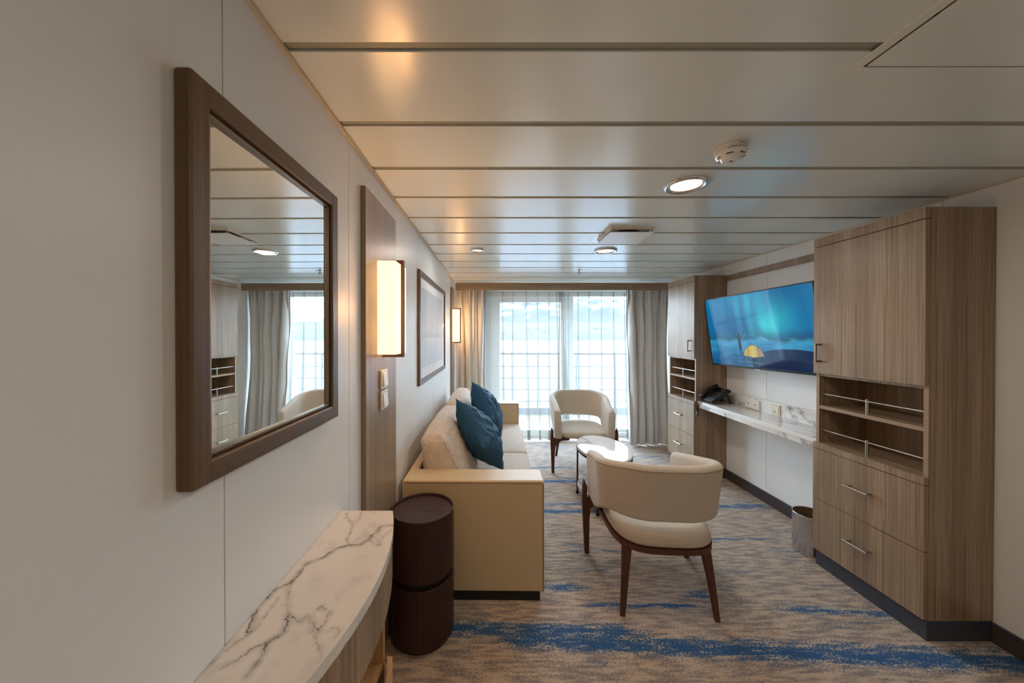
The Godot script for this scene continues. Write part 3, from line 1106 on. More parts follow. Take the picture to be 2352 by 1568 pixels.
func pillow(top: Vector3, low: Vector3, side: Vector3, sd: int, label: String) -> void:
	# a square cushion with corners at top, low and side; thickness across
	var mid := (top + low) * 0.5
	var ex := (side - mid)
	var ey := (top - low) * 0.5
	var ez := ex.cross(ey).normalized()
	ex = ex - ey * (ex.dot(ey) / ey.length_squared())
	var half := (ex.length() + ey.length()) * 0.5
	var u := (ex.normalized() + ey.normalized()).normalized()
	var w := (ey.normalized() - ex.normalized()).normalized()
	var s := half / sqrt(2.0)
	var nz := FastNoiseLite.new()
	nz.seed = sd; nz.frequency = 2.4; nz.fractal_octaves = 1
	var n := 64
	var o := thing("scatter_cushion", label, "cushion", low, "teal cushions on the sofa")
	var g := Geo.new()
	for f in [-1.0, 1.0]:
		var rows := []
		for j in n + 1:
			var row := PackedVector3Array()
			for i in n + 1:
				var a := sin((2.0 * i / n - 1.0) * PI / 2)
				var b := sin((2.0 * j / n - 1.0) * PI / 2)
				var t := pow(maxf(0.0, (1.0 - a * a)), 0.55) * pow(maxf(0.0, (1.0 - b * b)), 0.55)
				var pin := 1.0 - 0.085 * (1.0 - b * b) * absf(a) ** 2
				var pin2 := 1.0 - 0.085 * (1.0 - a * a) * absf(b) ** 2
				# wrinkles running in from the seam
				var edge := clampf(1.0 - t, 0.0, 1.0)
				var wr := (nz.get_noise_3d(a * 0.7, b * 2.4, f) * absf(a) + nz.get_noise_3d(a * 2.4, b * 0.7, f + 7.0) * absf(b)) * 0.012 * edge * minf(1.0, t * 1.6) + nz.get_noise_3d(a * 1.5, b * 1.5, f * 3.0) * 0.016 * t
				row.append(mid + u * (a * s * pin) + w * (b * s * pin2) + ez * (f * (0.122 * t + wr)))
			rows.append(row)
		g.surf(rows, false, false, f < 0)
	part("cover", g, M.velvet, o)
	var sg := Geo.new()
	var loop := []
	for e in 4:
		for i in 12:
			var t := sin((2.0 * i / 12.0 - 1.0) * PI / 2)
			var ab: Vector2 = [Vector2(t, -1), Vector2(1, t), Vector2(-t, 1), Vector2(-1, -t)][e]
			var p1 := 1.0 - 0.085 * (1.0 - ab.y * ab.y) * absf(ab.x) ** 2
			var p2 := 1.0 - 0.085 * (1.0 - ab.x * ab.x) * absf(ab.y) ** 2
			loop.append(mid + u * (ab.x * s * p1) + w * (ab.y * s * p2))
	loop.append(loop[0])
	sg.tube(loop, 0.0032, 6, false)
	part("seam", sg, M.velvet, o)

# ------------------------------------------------------------------ tub chairs (local: front is -z)
func shell_path(t: float, grow := 0.0) -> Array:
	# t -1..1 around the U; returns [point, outward normal] in plan
	var hw := 0.272 + grow
	var back := 0.265 + grow
	var rad := 0.20 + grow
	var fr := -0.285
	var straight := (back - rad) - fr
	var arc := rad * PI / 2
	var flat := (hw - rad)
	var total := straight + arc + flat
	var s := absf(t) * total
	var sg := signf(t) if t != 0.0 else 1.0
	if s < flat:
		return [Vector2(sg * s, back), Vector2(0, 1)]
	if s < flat + arc:
		var a := (s - flat) / rad
		return [Vector2(sg * (flat + sin(a) * rad), back - rad + cos(a) * rad), Vector2(sg * sin(a), cos(a))]
	return [Vector2(sg * hw, back - rad - (s - flat - arc)), Vector2(sg, 0)]

func build_chairs() -> void:
	var o := thing("tub_chair", "cream upholstered tub chair in front with its back to the camera, brown wooden legs", "chair", Vector3.ZERO, "tub chairs around the marble table")
	var g := Geo.new()
	var rows := []
	var n := 60
	var top_line := []
	for k in n + 1:
		var t := 2.0 * k / n - 1.0
		var pr := shell_path(t)
		var c: Vector2 = pr[0]
		var nn: Vector2 = pr[1]
		var a := absf(t)
		var y1 := 0.772 - 0.122 * pow(clampf((a - 0.24) / 0.76, 0.0, 1.0), 1.15)
		var y0 := lerpf(0.490, 0.362, smoothstep(0.34, 0.80, a))
		var th := lerpf(0.030, 0.034, a)
		# rounded cross-section: outside up, over the top, inside down
		var row := PackedVector3Array()
		var prof := []
		var rt := th * 0.95
		var rb := 0.014
		for q in 5:
			var f := q / 4.0 * PI / 2
			prof.append(Vector2(th - rb + sin(f) * rb, y0 + rb - cos(f) * rb))
		for q in 5:
			prof.append(Vector2(th, lerpf(y0 + rb, y1 - rt, (q + 1) / 6.0)))
		for q in 9:
			var f := q / 8.0 * PI
			prof.append(Vector2(th - rt + cos(f) * rt, y1 - rt + sin(f) * rt))
		for q in 5:
			prof.append(Vector2(-th, lerpf(y1 - rt, y0 + rb, (q + 1) / 6.0)))
		for q in 5:
			var f := q / 4.0 * PI / 2
			prof.append(Vector2(-th + rb - cos(f) * rb, y0 + rb - sin(f) * rb))
		for q in prof:
			var lean: float = 0.10 * (q.y - 0.36) * (1.0 - 0.75 * smoothstep(0.35, 0.9, a))
			var w: Vector2 = c + nn * (q.x + lean - 0.012)
			row.append(Vector3(w.x, q.y, w.y))
		rows.append(row)
		var tl := c + nn * (th * 0.99 + 0.10 * (y1 - rt - 0.36) * (1.0 - 0.75 * smoothstep(0.35, 0.9, a)) - 0.012)
		top_line.append(Vector3(tl.x, y1 - rt * 0.85, tl.y))
	# close the arm fronts with slightly shrunken rows
	for e in [0, 1]:
		var src: PackedVector3Array = rows[0] if e == 0 else rows[rows.size() - 1]
		var mid := Vector3.ZERO
		for p in src:
			mid += p
		mid /= src.size()
		var r1 := PackedVector3Array()
		var r2 := PackedVector3Array()
		for p in src:
			r1.append(p.lerp(mid, 0.10) + Vector3(0, 0, -0.010))
			r2.append(p.lerp(mid, 0.97) + Vector3(0, 0, -0.012))
		if e == 0:
			rows.insert(0, r1)
			rows.insert(0, r2)
		else:
			rows.append(r1)
			rows.append(r2)
	g.surf(rows, true, false)
	part("back_shell", g, M.chair_cloth, o)
	var sg := Geo.new()
	sg.tube(top_line, 0.0022, 6)
	part("seam", sg, M.piping, o.get_node("back_shell"))
	# seat cushion: D-shaped, flat in front
	var s := Geo.new()
	var srows := []
	for lv in [[0.0, 0.362], [0.90, 0.362], [0.97, 0.365], [1.0, 0.376], [1.0, 0.392], [0.985, 0.408], [0.95, 0.420], [0.85, 0.431], [0.6, 0.441], [0.3, 0.445], [0.0, 0.446]]:
		var row := PackedVector3Array()
		for i in 64:
			var a := TAU * i / 64
			var ca := cos(a)
			var sa := sin(a)
			var x := signf(ca) * pow(absf(ca), 0.55) * 0.252
			var z := signf(sa) * pow(absf(sa), 0.62 if sa > 0 else 0.3) * (0.296 if sa > 0 else 0.286)
			row.append(Vector3(x * lv[0], lv[1], z * lv[0]))
		srows.append(row)
	s.surf(srows, true, false, true)
	part("seat", s, M.chair_cloth, o)
	# wooden ring under the seat
	var ring := []
	for i in 49:
		var a := PI * i / 48.0
		ring.append(Vector3(signf(cos(a)) * pow(absf(cos(a)), 0.55) * 0.245, 0, pow(sin(a), 0.62) * 0.284))
	ring.insert(0, Vector3(0.262, 0, -0.24))
	ring.append(Vector3(-0.262, 0, -0.24))
	var rg := Geo.new()
	var rrows := []
	for i in ring.size():
		var p: Vector3 = ring[i]
		var t: Vector3 = (ring[mini(i + 1, ring.size() - 1)] - ring[maxi(0, i - 1)]).normalized()
		var w := Vector3(t.z, 0, -t.x)
		rrows.append(PackedVector3Array([p + w * .013 + Vector3(0, .334, 0), p + w * .013 + Vector3(0, .361, 0), p - w * .013 + Vector3(0, .361, 0), p - w * .013 + Vector3(0, .334, 0)]))
	for side in 4:
		var strip := []
		for r in rrows:
			strip.append(PackedVector3Array([r[side], r[(side + 1) % 4]]))
		rg.surf(strip, false, false, true)
	part("seat_rail", rg, M.walnut, o)
	for sx in [-1.0, 1.0]:
		# front leg: a blade running up the outside of the arm with a curved bracket under the seat
		var outline := PackedVector2Array([Vector2(.297, 0), Vector2(.323, 0), Vector2(.337, .33), Vector2(.333, .44), Vector2(.324, .47), Vector2(.306, .43), Vector2(.306, .361), Vector2(.15, .361), Vector2(.15, .342), Vector2(.22, .335), Vector2(.262, .318), Vector2(.284, .285), Vector2(.292, .22)])
		var lg := Geo.new()
		lg.extrude(outline, func(x: float, y: float, t: float) -> Vector3: return Vector3(sx * x, y, -0.262 + lerpf(0.0, 0.034, t) + 0.012 * (1.0 - minf(1.0, y / 0.34))))
		part("leg", lg, M.walnut, o)
		var bl := Geo.new()
		var legrows := []
		for lv in [[0.0, 0.013, 0.228, 0.262], [0.20, 0.019, 0.208, 0.236], [0.33, 0.025, 0.193, 0.212], [0.361, 0.026, 0.190, 0.208]]:
			var row := PackedVector3Array()
			for i in 12:
				var a := TAU * i / 12
				var ca := cos(a)
				var sa := sin(a)
				row.append(Vector3(sx * lv[2] + signf(ca) * pow(absf(ca), 0.6) * lv[1], lv[0], lv[3] + signf(sa) * pow(absf(sa), 0.6) * lv[1] * 0.85))
			legrows.append(row)
		bl.surf(legrows, true, false, true)
		part("leg", bl, M.walnut, o)
	o.position = P(0.900, 0, 1.955)
	o.rotation.y = -0.075
	var c2 := copy_of(o, P(0.945, 0, 3.70), "cream upholstered tub chair by the window facing the camera, beyond the marble table")
	c2.rotation.y = PI - 0.085

# ------------------------------------------------------------------ coffee table
func oval(y0: float, y1: float, rx: float, rz: float, c: Vector3, bev := 0.004) -> Geo:
	var g := Geo.new()
	var ring := func(k: float, y: float) -> PackedVector3Array:
		var row := PackedVector3Array()
		for i in 72:
			var a := TAU * i / 72
			row.append(c + Vector3(cos(a) * (rx + k), y, -sin(a) * (rz + k)))
		return row
	var zero := PackedVector3Array()
	for i in 72:
		zero.append(c + Vector3(0, y1, 0))
	var zero0 := PackedVector3Array()
	for i in 72:
		zero0.append(c + Vector3(0, y0, 0))
	g.surf([zero0, ring.call(0.0, y0)], true)
	g.surf([ring.call(0.0, y0), ring.call(0.0, y1 - bev)], true)
	g.surf([ring.call(0.0, y1 - bev), ring.call(-bev, y1)], true)
	g.surf([ring.call(-bev, y1), zero], true)
	return g

func build_table() -> void:
	var c := P(0.945, 0, 2.92)
	var o := thing("oval_table", "oval white marble-topped table with dark metal frame between the two tub chairs", "table", c)
	part("tabletop", oval(0.430, 0.450, 0.212, 0.345, c), M.table_marble, o)
	part("rim", oval(0.412, 0.4298, 0.214, 0.347, c, 0.0), M.darkmetal, o)
	var sh := part("lower_shelf", oval(0.100, 0.118, 0.205, 0.335, c), M.table_marble, o)
	part("shelf_rim", oval(0.086, 0.0998, 0.207, 0.337, c, 0.0), M.steel, sh)
	for a in [0.35, PI - 0.35, PI + 0.9, -0.9]:
		var p := c + Vector3(cos(a) * 0.203, 0, -sin(a) * 0.336)
		var g := Geo.new()
		g.tube([p + Vector3(0, 0.02, 0), p + Vector3(0, 0.43, 0)], 0.0075, 10)
		var l := part("leg", g, M.darkmetal, o)
		var f := Geo.new()
		f.lathe([[Vector2(0.014, 0), Vector2(0.015, 0.012), Vector2(0.009, 0.026)], [Vector2(0.009, 0.026), Vector2(0, 0.026)]], p, 14)
		part("foot", f, M.black, l)

# ------------------------------------------------------------------ drum side table
func build_drum() -> void:
	var c := P(-0.336, 0, 1.627)
	var r := 0.148
	var o := thing("drum_table", "dark brown leather-clad drum side table between the sofa arm and the console", "side table", c)
	var g := Geo.new()
	g.lathe([[Vector2(0, 0.002), Vector2(r - .014, 0.002)], [Vector2(r - .014, 0.0), Vector2(r - .014, 0.016)], [Vector2(r - .014, 0.016), Vector2(r - .004, 0.016), Vector2(r, 0.02), Vector2(r, 0.283), Vector2(r - .004, 0.286)], [Vector2(r - .004, 0.286), Vector2(r - .022, 0.286)]], c, 64)
	part("lower_drum", g, M.drum, o)
	g = Geo.new()
	g.lathe([[Vector2(r - .022, 0.280), Vector2(r - .022, 0.318)]], c, 64)
	part("groove", g, M.blackmat, o)
	g = Geo.new()
	g.lathe([[Vector2(r - .022, 0.312), Vector2(r - .004, 0.312)], [Vector2(r - .004, 0.312), Vector2(r, 0.316), Vector2(r, 0.584), Vector2(r - .003, 0.590), Vector2(r - .006, 0.590), Vector2(r - .009, 0.586), Vector2(r - .010, 0.578)]], c, 64)
	part("upper_drum", g, M.drum, o)
	g = Geo.new()
	g.lathe([[Vector2(r - .010, 0.578), Vector2(0, 0.578)]], c, 64)
	var tp := part("tray_top", g, M.drum, o)
	g = Geo.new()
	g.tube([c + Vector3(-0.136, 0.5783, 0.02), c + Vector3(0.136, 0.5783, 0.02)], 0.0007, 6)
	g.tube([c + Vector3(0.0, 0.5783, -0.135), c + Vector3(0.02, 0.5783, 0.02)], 0.0007, 6)
	part("stitching", g, M.stitch, tp)
	for k in 6:
		var a := -PI / 2 - 0.95 + k * TAU / 6 + (0.0 if k % 2 else 0.1)
		var q := c + Vector3(cos(a), 0, -sin(a)) * (r + .0003)
		for e in [[0.02, 0.283], [0.318, 0.582]]:
			g = Geo.new()
			g.tube([q + Vector3(0, e[0], 0), q + Vector3(0, e[1], 0)], 0.0009, 6)
			part("stitching", g, M.stitch, o)

# ------------------------------------------------------------------ bow-fronted console
func bow(d: float) -> float:      # front edge x of the slab at depth d
	var t := (d - 0.8285) / 0.3085
	return -0.2765 - 0.058 * t * t

func bow_board(x_in: float, y0: float, y1: float, thick: float, d0: float, d1: float, back_to_wall := false) -> Geo:
	var g := Geo.new()
	var n := 30
	var a := PackedVector3Array()
	var b := PackedVector3Array()
	var c := PackedVector3Array()
	var e := PackedVector3Array()
	for i in n + 1:
		var d := lerpf(d0, d1, float(i) / n)
		var x := bow(d) - x_in
		var xi := (XL + .001) if back_to_wall else x - thick
		a.append(P(x, y0, d)); b.append(P(x, y1, d)); c.append(P(xi, y1, d)); e.append(P(xi, y0, d))
	g.surf([a, b]); g.surf([b, c]); g.surf([c, e]); g.surf([e, a])
	g.quad(e[0], a[0], b[0], c[0])
	g.quad(a[n], e[n], c[n], b[n])
	return g

func build_console() -> void:
	var o := thing("console_cabinet", "bow-fronted wall console with white veined marble top below the mirror", "console", P(-0.40, 0, 0.83))
	var d0 := 0.52
	var d1 := 1.137
	# slab: top face with its own marble drawing
	var g := Geo.new()
	var n := 30
	for i in n:
		var da := lerpf(d0, d1, float(i) / n)
		var db := lerpf(d0, d1, float(i + 1) / n)
		var u := func(x: float, d: float) -> Vector2: return Vector2((d - 0.50) * 2000.0 / 1320.0, (x - XL) * 2000.0 / 520.0)
		g.quad(P(XL + .001, .823, da), P(bow(da), .823, da), P(bow(db), .823, db), P(XL + .001, .823, db), [u.call(XL, da), u.call(bow(da), da), u.call(bow(db), db), u.call(XL, db)])
	var tp := part("marble_top", g, M.console_top, o)
	part("marble_edge", bow_board(0.0, 0.797, 0.8229, 0.0, d0, d1, true), M.marble, tp)
	part("drawer_front", bow_board(0.004, 0.660, 0.7965, 0.018, d0 + .012, d1 - .008), M.wood, o)
	part("drawer_front", bow_board(0.004, 0.10, 0.367, 0.017, d0 + .012, d1 - .035), M.oak, o, "pale oak lower drawer front")
	bx("side_panel", M.oak, o, XL + .001, -0.350, 0.0, 0.7965, d1 - .053, d1 - .036)
	bx("side_panel", M.oak, o, XL + .001, -0.350, 0.0, 0.7965, d0 + .036, d0 + .053)
	bx("back_panel", M.oak, o, XL + .001, XL + .010, 0.0, 0.7965, d0 + .053, d1 - .053)
	bx("shelf", M.oak, o, XL + .010, -0.352, 0.346, 0.363, d0 + .053, d1 - .053)
	bx("drawer_box", M.oak, o, XL + .010, -0.36, 0.664, 0.7960, d0 + .053, d1 - .053)

# ------------------------------------------------------------------ things on the left wall
func build_wall_things() -> void:
	# mirror
	var o := thing("wall_mirror", "large rectangular mirror in a thick brown wooden frame on the left wall", "mirror", P(XL, 1.497, 0.80))
	var xf := -0.4775
	var a0 := 0.541
	var a1 := 1.0575
	var y0 := 1.158
	var y1 := 1.835
	var fw := 0.040
	for e in [["v", a0, a0 + fw, y0, y1], ["v", a1 - fw, a1, y0, y1]]:
		bx("frame_member", M.frame_v, o, XL + .0005, xf, e[3], e[4], e[1], e[2], 0.005)
	for e in [[y0, y0 + fw], [y1 - fw, y1]]:
		bx("frame_member", M.frame_h, o, XL + .0005, xf, e[0], e[1], a0 + fw - .006, a1 - fw + .006, 0.005)
	# stepped inner lip
	for e in [[a0 + fw, a0 + fw + .006, y0 + fw, y1 - fw], [a1 - fw - .006, a1 - fw, y0 + fw, y1 - fw], [a0 + fw, a1 - fw, y0 + fw, y0 + fw + .006], [a0 + fw, a1 - fw, y1 - fw - .006, y1 - fw]]:
		bx("inner_lip", M.frame_v, o, XL + .004, xf - .010, e[2], e[3], e[0], e[1], 0.0025)
	# thin metal bead round the glass
	for e in [[a0 + fw + .006, a0 + fw + .0085, y0 + fw + .006, y1 - fw - .006], [a1 - fw - .0085, a1 - fw - .006, y0 + fw + .006, y1 - fw - .006], [a0 + fw + .006, a1 - fw - .006, y0 + fw + .006, y0 + fw + .0085], [a0 + fw + .006, a1 - fw - .006, y1 - fw - .0085, y1 - fw - .006]]:
		bx("bead", M.bronze, o, XL + .006, xf - .008, e[2], e[3], e[0], e[1], 0.001)
	var g := Geo.new()
	var mx := func(d: float) -> float: return -0.5005 + 0.0085 * d
	g.quad(P(mx.call(a0 + .03), y0 + .03, a0 + .03), P(mx.call(a1 - .03), y0 + .03, a1 - .03), P(mx.call(a1 - .03), y1 - .03, a1 - .03), P(mx.call(a0 + .03), y1 - .03, a0 + .03))
	g.quad(P(mx.call(a1 - .03) - .003, y0 + .03, a1 - .03), P(mx.call(a0 + .03) - .003, y0 + .03, a0 + .03), P(mx.call(a0 + .03) - .003, y1 - .03, a0 + .03), P(mx.call(a1 - .03) - .003, y1 - .03, a1 - .03))
	part("mirror_glass", g, M.mirror, o, "mirror glass")
	# wooden wall panels with sconces
	panel_with_sconce(1.309, 1.717, 1.52, true)
	panel_with_sconce(4.06, 4.318, 4.225, false)
	# picture
	o = thing("framed_picture", "wide pale blue-grey landscape print in a thin brown frame above the sofa", "picture", P(XL, 1.46, 2.90))
	a0 = 2.286; a1 = 3.515; y0 = 1.066; y1 = 1.852
	xf = -0.488
	fw = 0.036
	bx("frame_member", M.framegrey, o, XL + .0005, xf, y0, y1, a0, a0 + fw, 0.002)
	bx("frame_member", M.framegrey, o, XL + .0005, xf, y0, y1, a1 - fw, a1, 0.002)
	bx("frame_member", M.framegrey, o, XL + .0005, xf, y0, y0 + fw, a0 + fw, a1 - fw, 0.002)
	bx("frame_member", M.framegrey, o, XL + .0005, xf, y1 - fw, y1, a0 + fw, a1 - fw, 0.002)
	bx("mat_board", M.matboard, o, XL + .0005, XL + .006, y0 + fw, y1 - fw, a0 + fw, a1 - fw)
	g = Geo.new()
	g.quad(P(XL + .0065, 1.171, 2.395), P(XL + .0065, 1.171, 3.36), P(XL + .0065, 1.747, 3.36), P(XL + .0065, 1.747, 2.395), [Vector2(0, 1), Vector2(1, 1), Vector2(1, 0), Vector2(0, 0)])
	part("print", g, M.print_, o)
	bx("glazing", M.picture_glass, o, XL + .0095, XL + .0115, y0 + fw - .002, y1 - fw + .002, a0 + fw - .002, a1 - fw + .002)

func panel_with_sconce(d0: float, d1: float, dc: float, first: bool) -> void:
	var xf := -0.487
	var t := structure("trim_4" if first else "trim_5")
	bx("wooden_panel", M.wood, t, XL + .0005, xf, 0.0, 1.982, d0, d1, 0.001)
	var o := thing("wall_sconce", "glowing white box wall lamp with wooden band, nearer the camera beside the mirror" if first else "glowing white box wall lamp with wooden band, beside the far left curtain", "wall lamp", P(xf, 1.525, dc), "wall lamps")
	bx("diffuser", M.sconce, o, xf + .0005, -0.4074, 1.327, 1.723, dc - .085, dc + .085, 0.004, "glowing white shade")
	var z0 := dc - .010
	var z1 := dc + .010
	var b := Geo.new()
	b.box(P(-0.407, 1.312, z0), P(-0.394, 1.740, z1), 0.001)
	b.box(P(xf + .0005, 1.312, z0), P(-0.407, 1.3265, z1), 0.001)
	b.box(P(xf + .0005, 1.7235, z0), P(-0.407, 1.740, z1), 0.001)
	part("wooden_band", b, M.walnut, o)
	for e in [-0.045, 0.045]:
		var l := OmniLight3D.new()
		l.name = "sconce_light"
		l.light_color = Color(1.0, 0.71, 0.43)
		l.light_energy = 0.105
		l.light_size = 0.06
		l.omni_range = 12.0
		l.omni_attenuation = 2.0
		l.shadow_enabled = true
		o.add_child(l, true)
		l.position = P(0.045, 0.0, e)
	if first:
		var k := 0
		for y in [1.2155, 1.126]:
			var s := thing("light_switch", "cream rocker switch just below the near wall lamp, upper of the two" if k == 0 else "cream rocker switch, lower of the two under the near wall lamp", "switch", P(xf, y, 1.507), "switches on the wooden panel")
			bx("plate", M.plastic, s, xf + .0003, xf + .010, y - .042, y + .042, 1.507 - .043, 1.507 + .043, 0.003)
			var rk := bxg(-.004, .004, -.030, .030, -.028, .028, 0.0015)
			rk.moved(Transform3D(Basis(Vector3.BACK, 0.09), P(xf + .0115, y, 1.507)))
			part("rocker", rk, M.white, s)
			k += 1

# ------------------------------------------------------------------ curtains
func build_curtains() -> void:
	var pel := structure("trim_6")
	bx("pelmet_board", M.wood_h, pel, -0.474, XR - .005, 1.978, 2.072, 4.33, 4.35, 0.001)
	heavy("curtain", "grey-beige heavy curtain hanging at the left of the window", -0.470, -0.085, 4.5, 3)
	heavy("curtain", "grey heavy curtain hanging at the right of the window beside the far cabinet", 1.735, 2.288, 5.5, 11)
	sheer("white sheer curtain over the left half of the window", -0.10, 0.93, [1154.6, 1178.0, 1208.0, 1234.0, 1260.0, 1278.0, 1285.0, 1292.0], 4.520, 5)
	sheer("white sheer curtain over the right half of the window", 0.87, 1.79, [1288.0, 1296.0, 1304.0, 1327.0, 1352.0, 1380.5, 1407.6, 1433.0], 4.545, 9)

func heavy(called: String, label: String, x0: float, x1: float, folds: float, sd: int) -> void:
	var nz := FastNoiseLite.new()
	nz.seed = sd; nz.frequency = 1.0
	var o := thing(called, label, "curtain", P((x0 + x1) / 2, 0.015, 4.42), "heavy curtains")
	var g := Geo.new()
	var rows := []
	var nu := 260
	var nv := 46
	for j in nv + 1:
		var v := float(j) / nv
		var y := lerpf(2.0, 0.015, v)
		var row := PackedVector3Array()
		for i in nu + 1:
			var u := float(i) / nu
			var ph := TAU * folds * (u + 0.10 * nz.get_noise_2d(u * 3.0, v * 0.25)) + 2.8 * nz.get_noise_2d(u * 3.0 + 20.0, v * 0.30)
			var fine := TAU * folds * 3.0 * u + 3.0 * nz.get_noise_2d(u * 8.0, 3.0)
			var top := exp(-pow((v - 0.045) / 0.05, 2))
			var grow := lerpf(0.45, 1.0, smoothstep(0.0, 0.35, v))
			var a := 0.058 * grow * (1.0 - 0.45 * top) * (0.8 + 0.6 * nz.get_noise_2d(u * 2.2 + 50.0, v * 0.4))
			var z := a * (sin(ph) + 0.28 * sin(2.0 * ph + 1.1) + 0.10 * sin(3.0 * ph)) + 0.014 * sin(fine) * (0.5 + top) * exp(-v * 5.0)
			z += 0.008 * nz.get_noise_2d(u * 5.0, v * 2.0) * smoothstep(0.2, 1.0, v)
			var flare := -0.055 * smoothstep(0.45, 1.0, v)
			var x := lerpf(x0, x1, u) + a * 0.62 * cos(ph) * minf(1.0, minf(u, 1.0 - u) * 12.0)
			x += lerpf(0.02, -0.02, u) * sin(v * PI) 
			row.append(P(x, y, 4.432 + z + flare))
		rows.append(row)
	g.surf(rows)
	part("cloth", g, M.curtain, o)

func sheer(label: String, x0: float, x1: float, pleats: Array, d: float, sd: int) -> void:
	var r := RandomNumberGenerator.new()
	r.seed = sd
	var nz := FastNoiseLite.new()
	nz.seed = sd; nz.frequency = 1.0
	var o := thing("sheer_curtain", label, "curtain", P((x0 + x1) / 2, 0.02, d), "sheer curtains")
	var px := []
	var drift := []
	var wid := []
	for p in pleats:
		px.append((p - 1132.0) * d / 784.0)
		drift.append(r.randf_range(-0.055, 0.055))
		wid.append(r.randf_range(0.018, 0.044))
	# stations along the top: [x, offset within a pleat -1..1, pleat index or -1, depth]
	var st := []
	var xs := [x0] + px + [x1]
	for k in xs.size() - 1:
		for i in 12:
			var t := i / 12.0
			st.append([lerpf(xs[k], xs[k + 1], lerpf(0.04, 0.96, t)), 0.0, -1, k, t])
		if k < px.size():
			for f in [[1.0, 0.006], [0.3, 0.010], [-0.4, 0.013], [-1.0, 0.016], [-0.4, 0.020], [0.3, 0.024], [1.0, 0.027], [1.05, 0.020]]:
				st.append([px[k], f[0], k, k, f[1]])
	st.append([x1, 0.0, -1, xs.size() - 2, 1.0])
	var nv := 40
	var cols := func(v: float) -> PackedVector3Array:
		var y := lerpf(1.985, 0.022, v)
		var row := PackedVector3Array()
		for s in st:
			var k: int = s[3]
			var dl: float = 0.0 if k == 0 else drift[k - 1]
			var dr: float = 0.0 if k >= px.size() else drift[k]
			var sway := pow(v, 1.3)
			if s[2] >= 0:
				var w: float = lerpf(0.010, wid[k], smoothstep(0.02, 0.8, v))
				row.append(P(s[0] + dr * sway + s[1] * w * 0.5, y, d - s[4] * lerpf(0.7, 1.5, v)))
			else:
				var t: float = lerpf(0.04, 0.96, s[4])
				var bulge := sin(PI * t) * lerpf(0.008, 0.03, v) * (1.0 if k % 2 else 0.4)
				row.append(P(s[0] + lerpf(dl, dr, t) * sway + 0.006 * nz.get_noise_2d(s[0] * 9.0, v * 2.0) * v, y, d + bulge + 0.02 * nz.get_noise_2d(s[0] * 7.0, v * 2.2) * v))
		return row
	var rows := []
	for j in nv + 1:
		rows.append(cols.call(float(j) / nv))
	var g := Geo.new()
	g.surf(rows)
	part("cloth", g, M.sheer, o)
	for e in [["header_tape", 0.0, 0.033, 4], ["hem", 0.934, 1.0, 6]]:
		for q in (2 if e[0] == "hem" else 1):
			var hr := []
			for j in e[3] + 1:
				hr.append(cols.call(lerpf(e[1], e[2], float(j) / e[3])))
			for row in hr:
				for i in row.size():
					row[i].z += 0.0015 * (q + 1)
			var hg := Geo.new()
			hg.surf(hr)
			part(e[0], hg, M.sheer, o)

# ------------------------------------------------------------------ television
func build_tv() -> void:
	var tl := P(2.043, 1.748, 3.30)
	var tr := P(2.072, 1.762, 2.21)
	var bl := P(2.123, 1.121, 3.30)
	var ux := (tr - tl).normalized()
	var uy := (tl - bl)
	uy = (uy - ux * uy.dot(ux)).normalized()
	var uz := ux.cross(uy).normalized()
	var w := tl.distance_to(tr)
	var h := 0.628
	var c := (tl + tr) * 0.5 - uy * h * 0.5
	var o := thing("television", "wall-mounted flat television showing a tent under blue northern lights", "television", c)
	o.basis = Basis(ux, uy, uz)
	var body := Geo.new()
	body.box(Vector3(-w / 2, -h / 2, -0.030), Vector3(w / 2, h / 2, -0.002), 0.004)
	lpart("casing", body.mesh(), M.black, o)
	var hump := Geo.new()
	hump.box(Vector3(-0.36, -0.22, -0.062), Vector3(0.36, 0.16, -0.0305), 0.01)
	lpart("rear_housing", hump.mesh(), M.blackmat, o)
	var bz := Geo.new()
	for e in [[-w / 2, -w / 2 + .009, -h / 2, h / 2], [w / 2 - .009, w / 2, -h / 2, h / 2], [-w / 2 + .009, w / 2 - .009, h / 2 - .009, h / 2], [-w / 2 + .009, w / 2 - .009, -h / 2, -h / 2 + .015]]:
		bz.box(Vector3(e[0], e[2], -0.002), Vector3(e[1], e[3], 0.0015), 0.0008)
	lpart("bezel", bz.mesh(), M.black, o)
	var s := Geo.new()
	var x := w / 2 - .009
	s.quad(Vector3(-x, -h / 2 + .015, 0.0), Vector3(x, -h / 2 + .015, 0.0), Vector3(x, h / 2 - .009, 0.0), Vector3(-x, h / 2 - .009, 0.0), [Vector2(0, 1), Vector2(1, 1), Vector2(1, 0), Vector2(0, 0)])
	lpart("screen", s.mesh(), M.screen, o, "lit screen with aurora picture")
	var lg := Geo.new()
	lg.box(Vector3(-0.02, -h / 2 - .006, -0.004), Vector3(0.02, -h / 2 + .001, 0.002), 0.001)
	lpart("badge", lg.mesh(), M.steel, o)
	# wall arm
	var inv := o.transform.affine_inverse()
	var ar := Geo.new()
	ar.box(P(2.15, 1.36, 2.70), P(XR - .004, 1.50, 2.80), 0.004)
	ar.moved(inv)
	lpart("wall_bracket", ar.mesh(), M.darkmetal, o)

# ------------------------------------------------------------------ on the ceiling
func area(parent: Node3D, at: Vector3, size: float, energy: float, col: Color) -> void:
	var l := AreaLight3D.new()
	l.name = "lamp_light"
	l.area_size = Vector2(size, size)
	l.light_energy = energy
	l.light_color = col
	l.area_range = 12.0
	l.area_attenuation = 2.0
	l.shadow_enabled = true
	parent.add_child(l, true)
	l.position = at
	l.rotation = Vector3(-PI / 2, 0, 0)

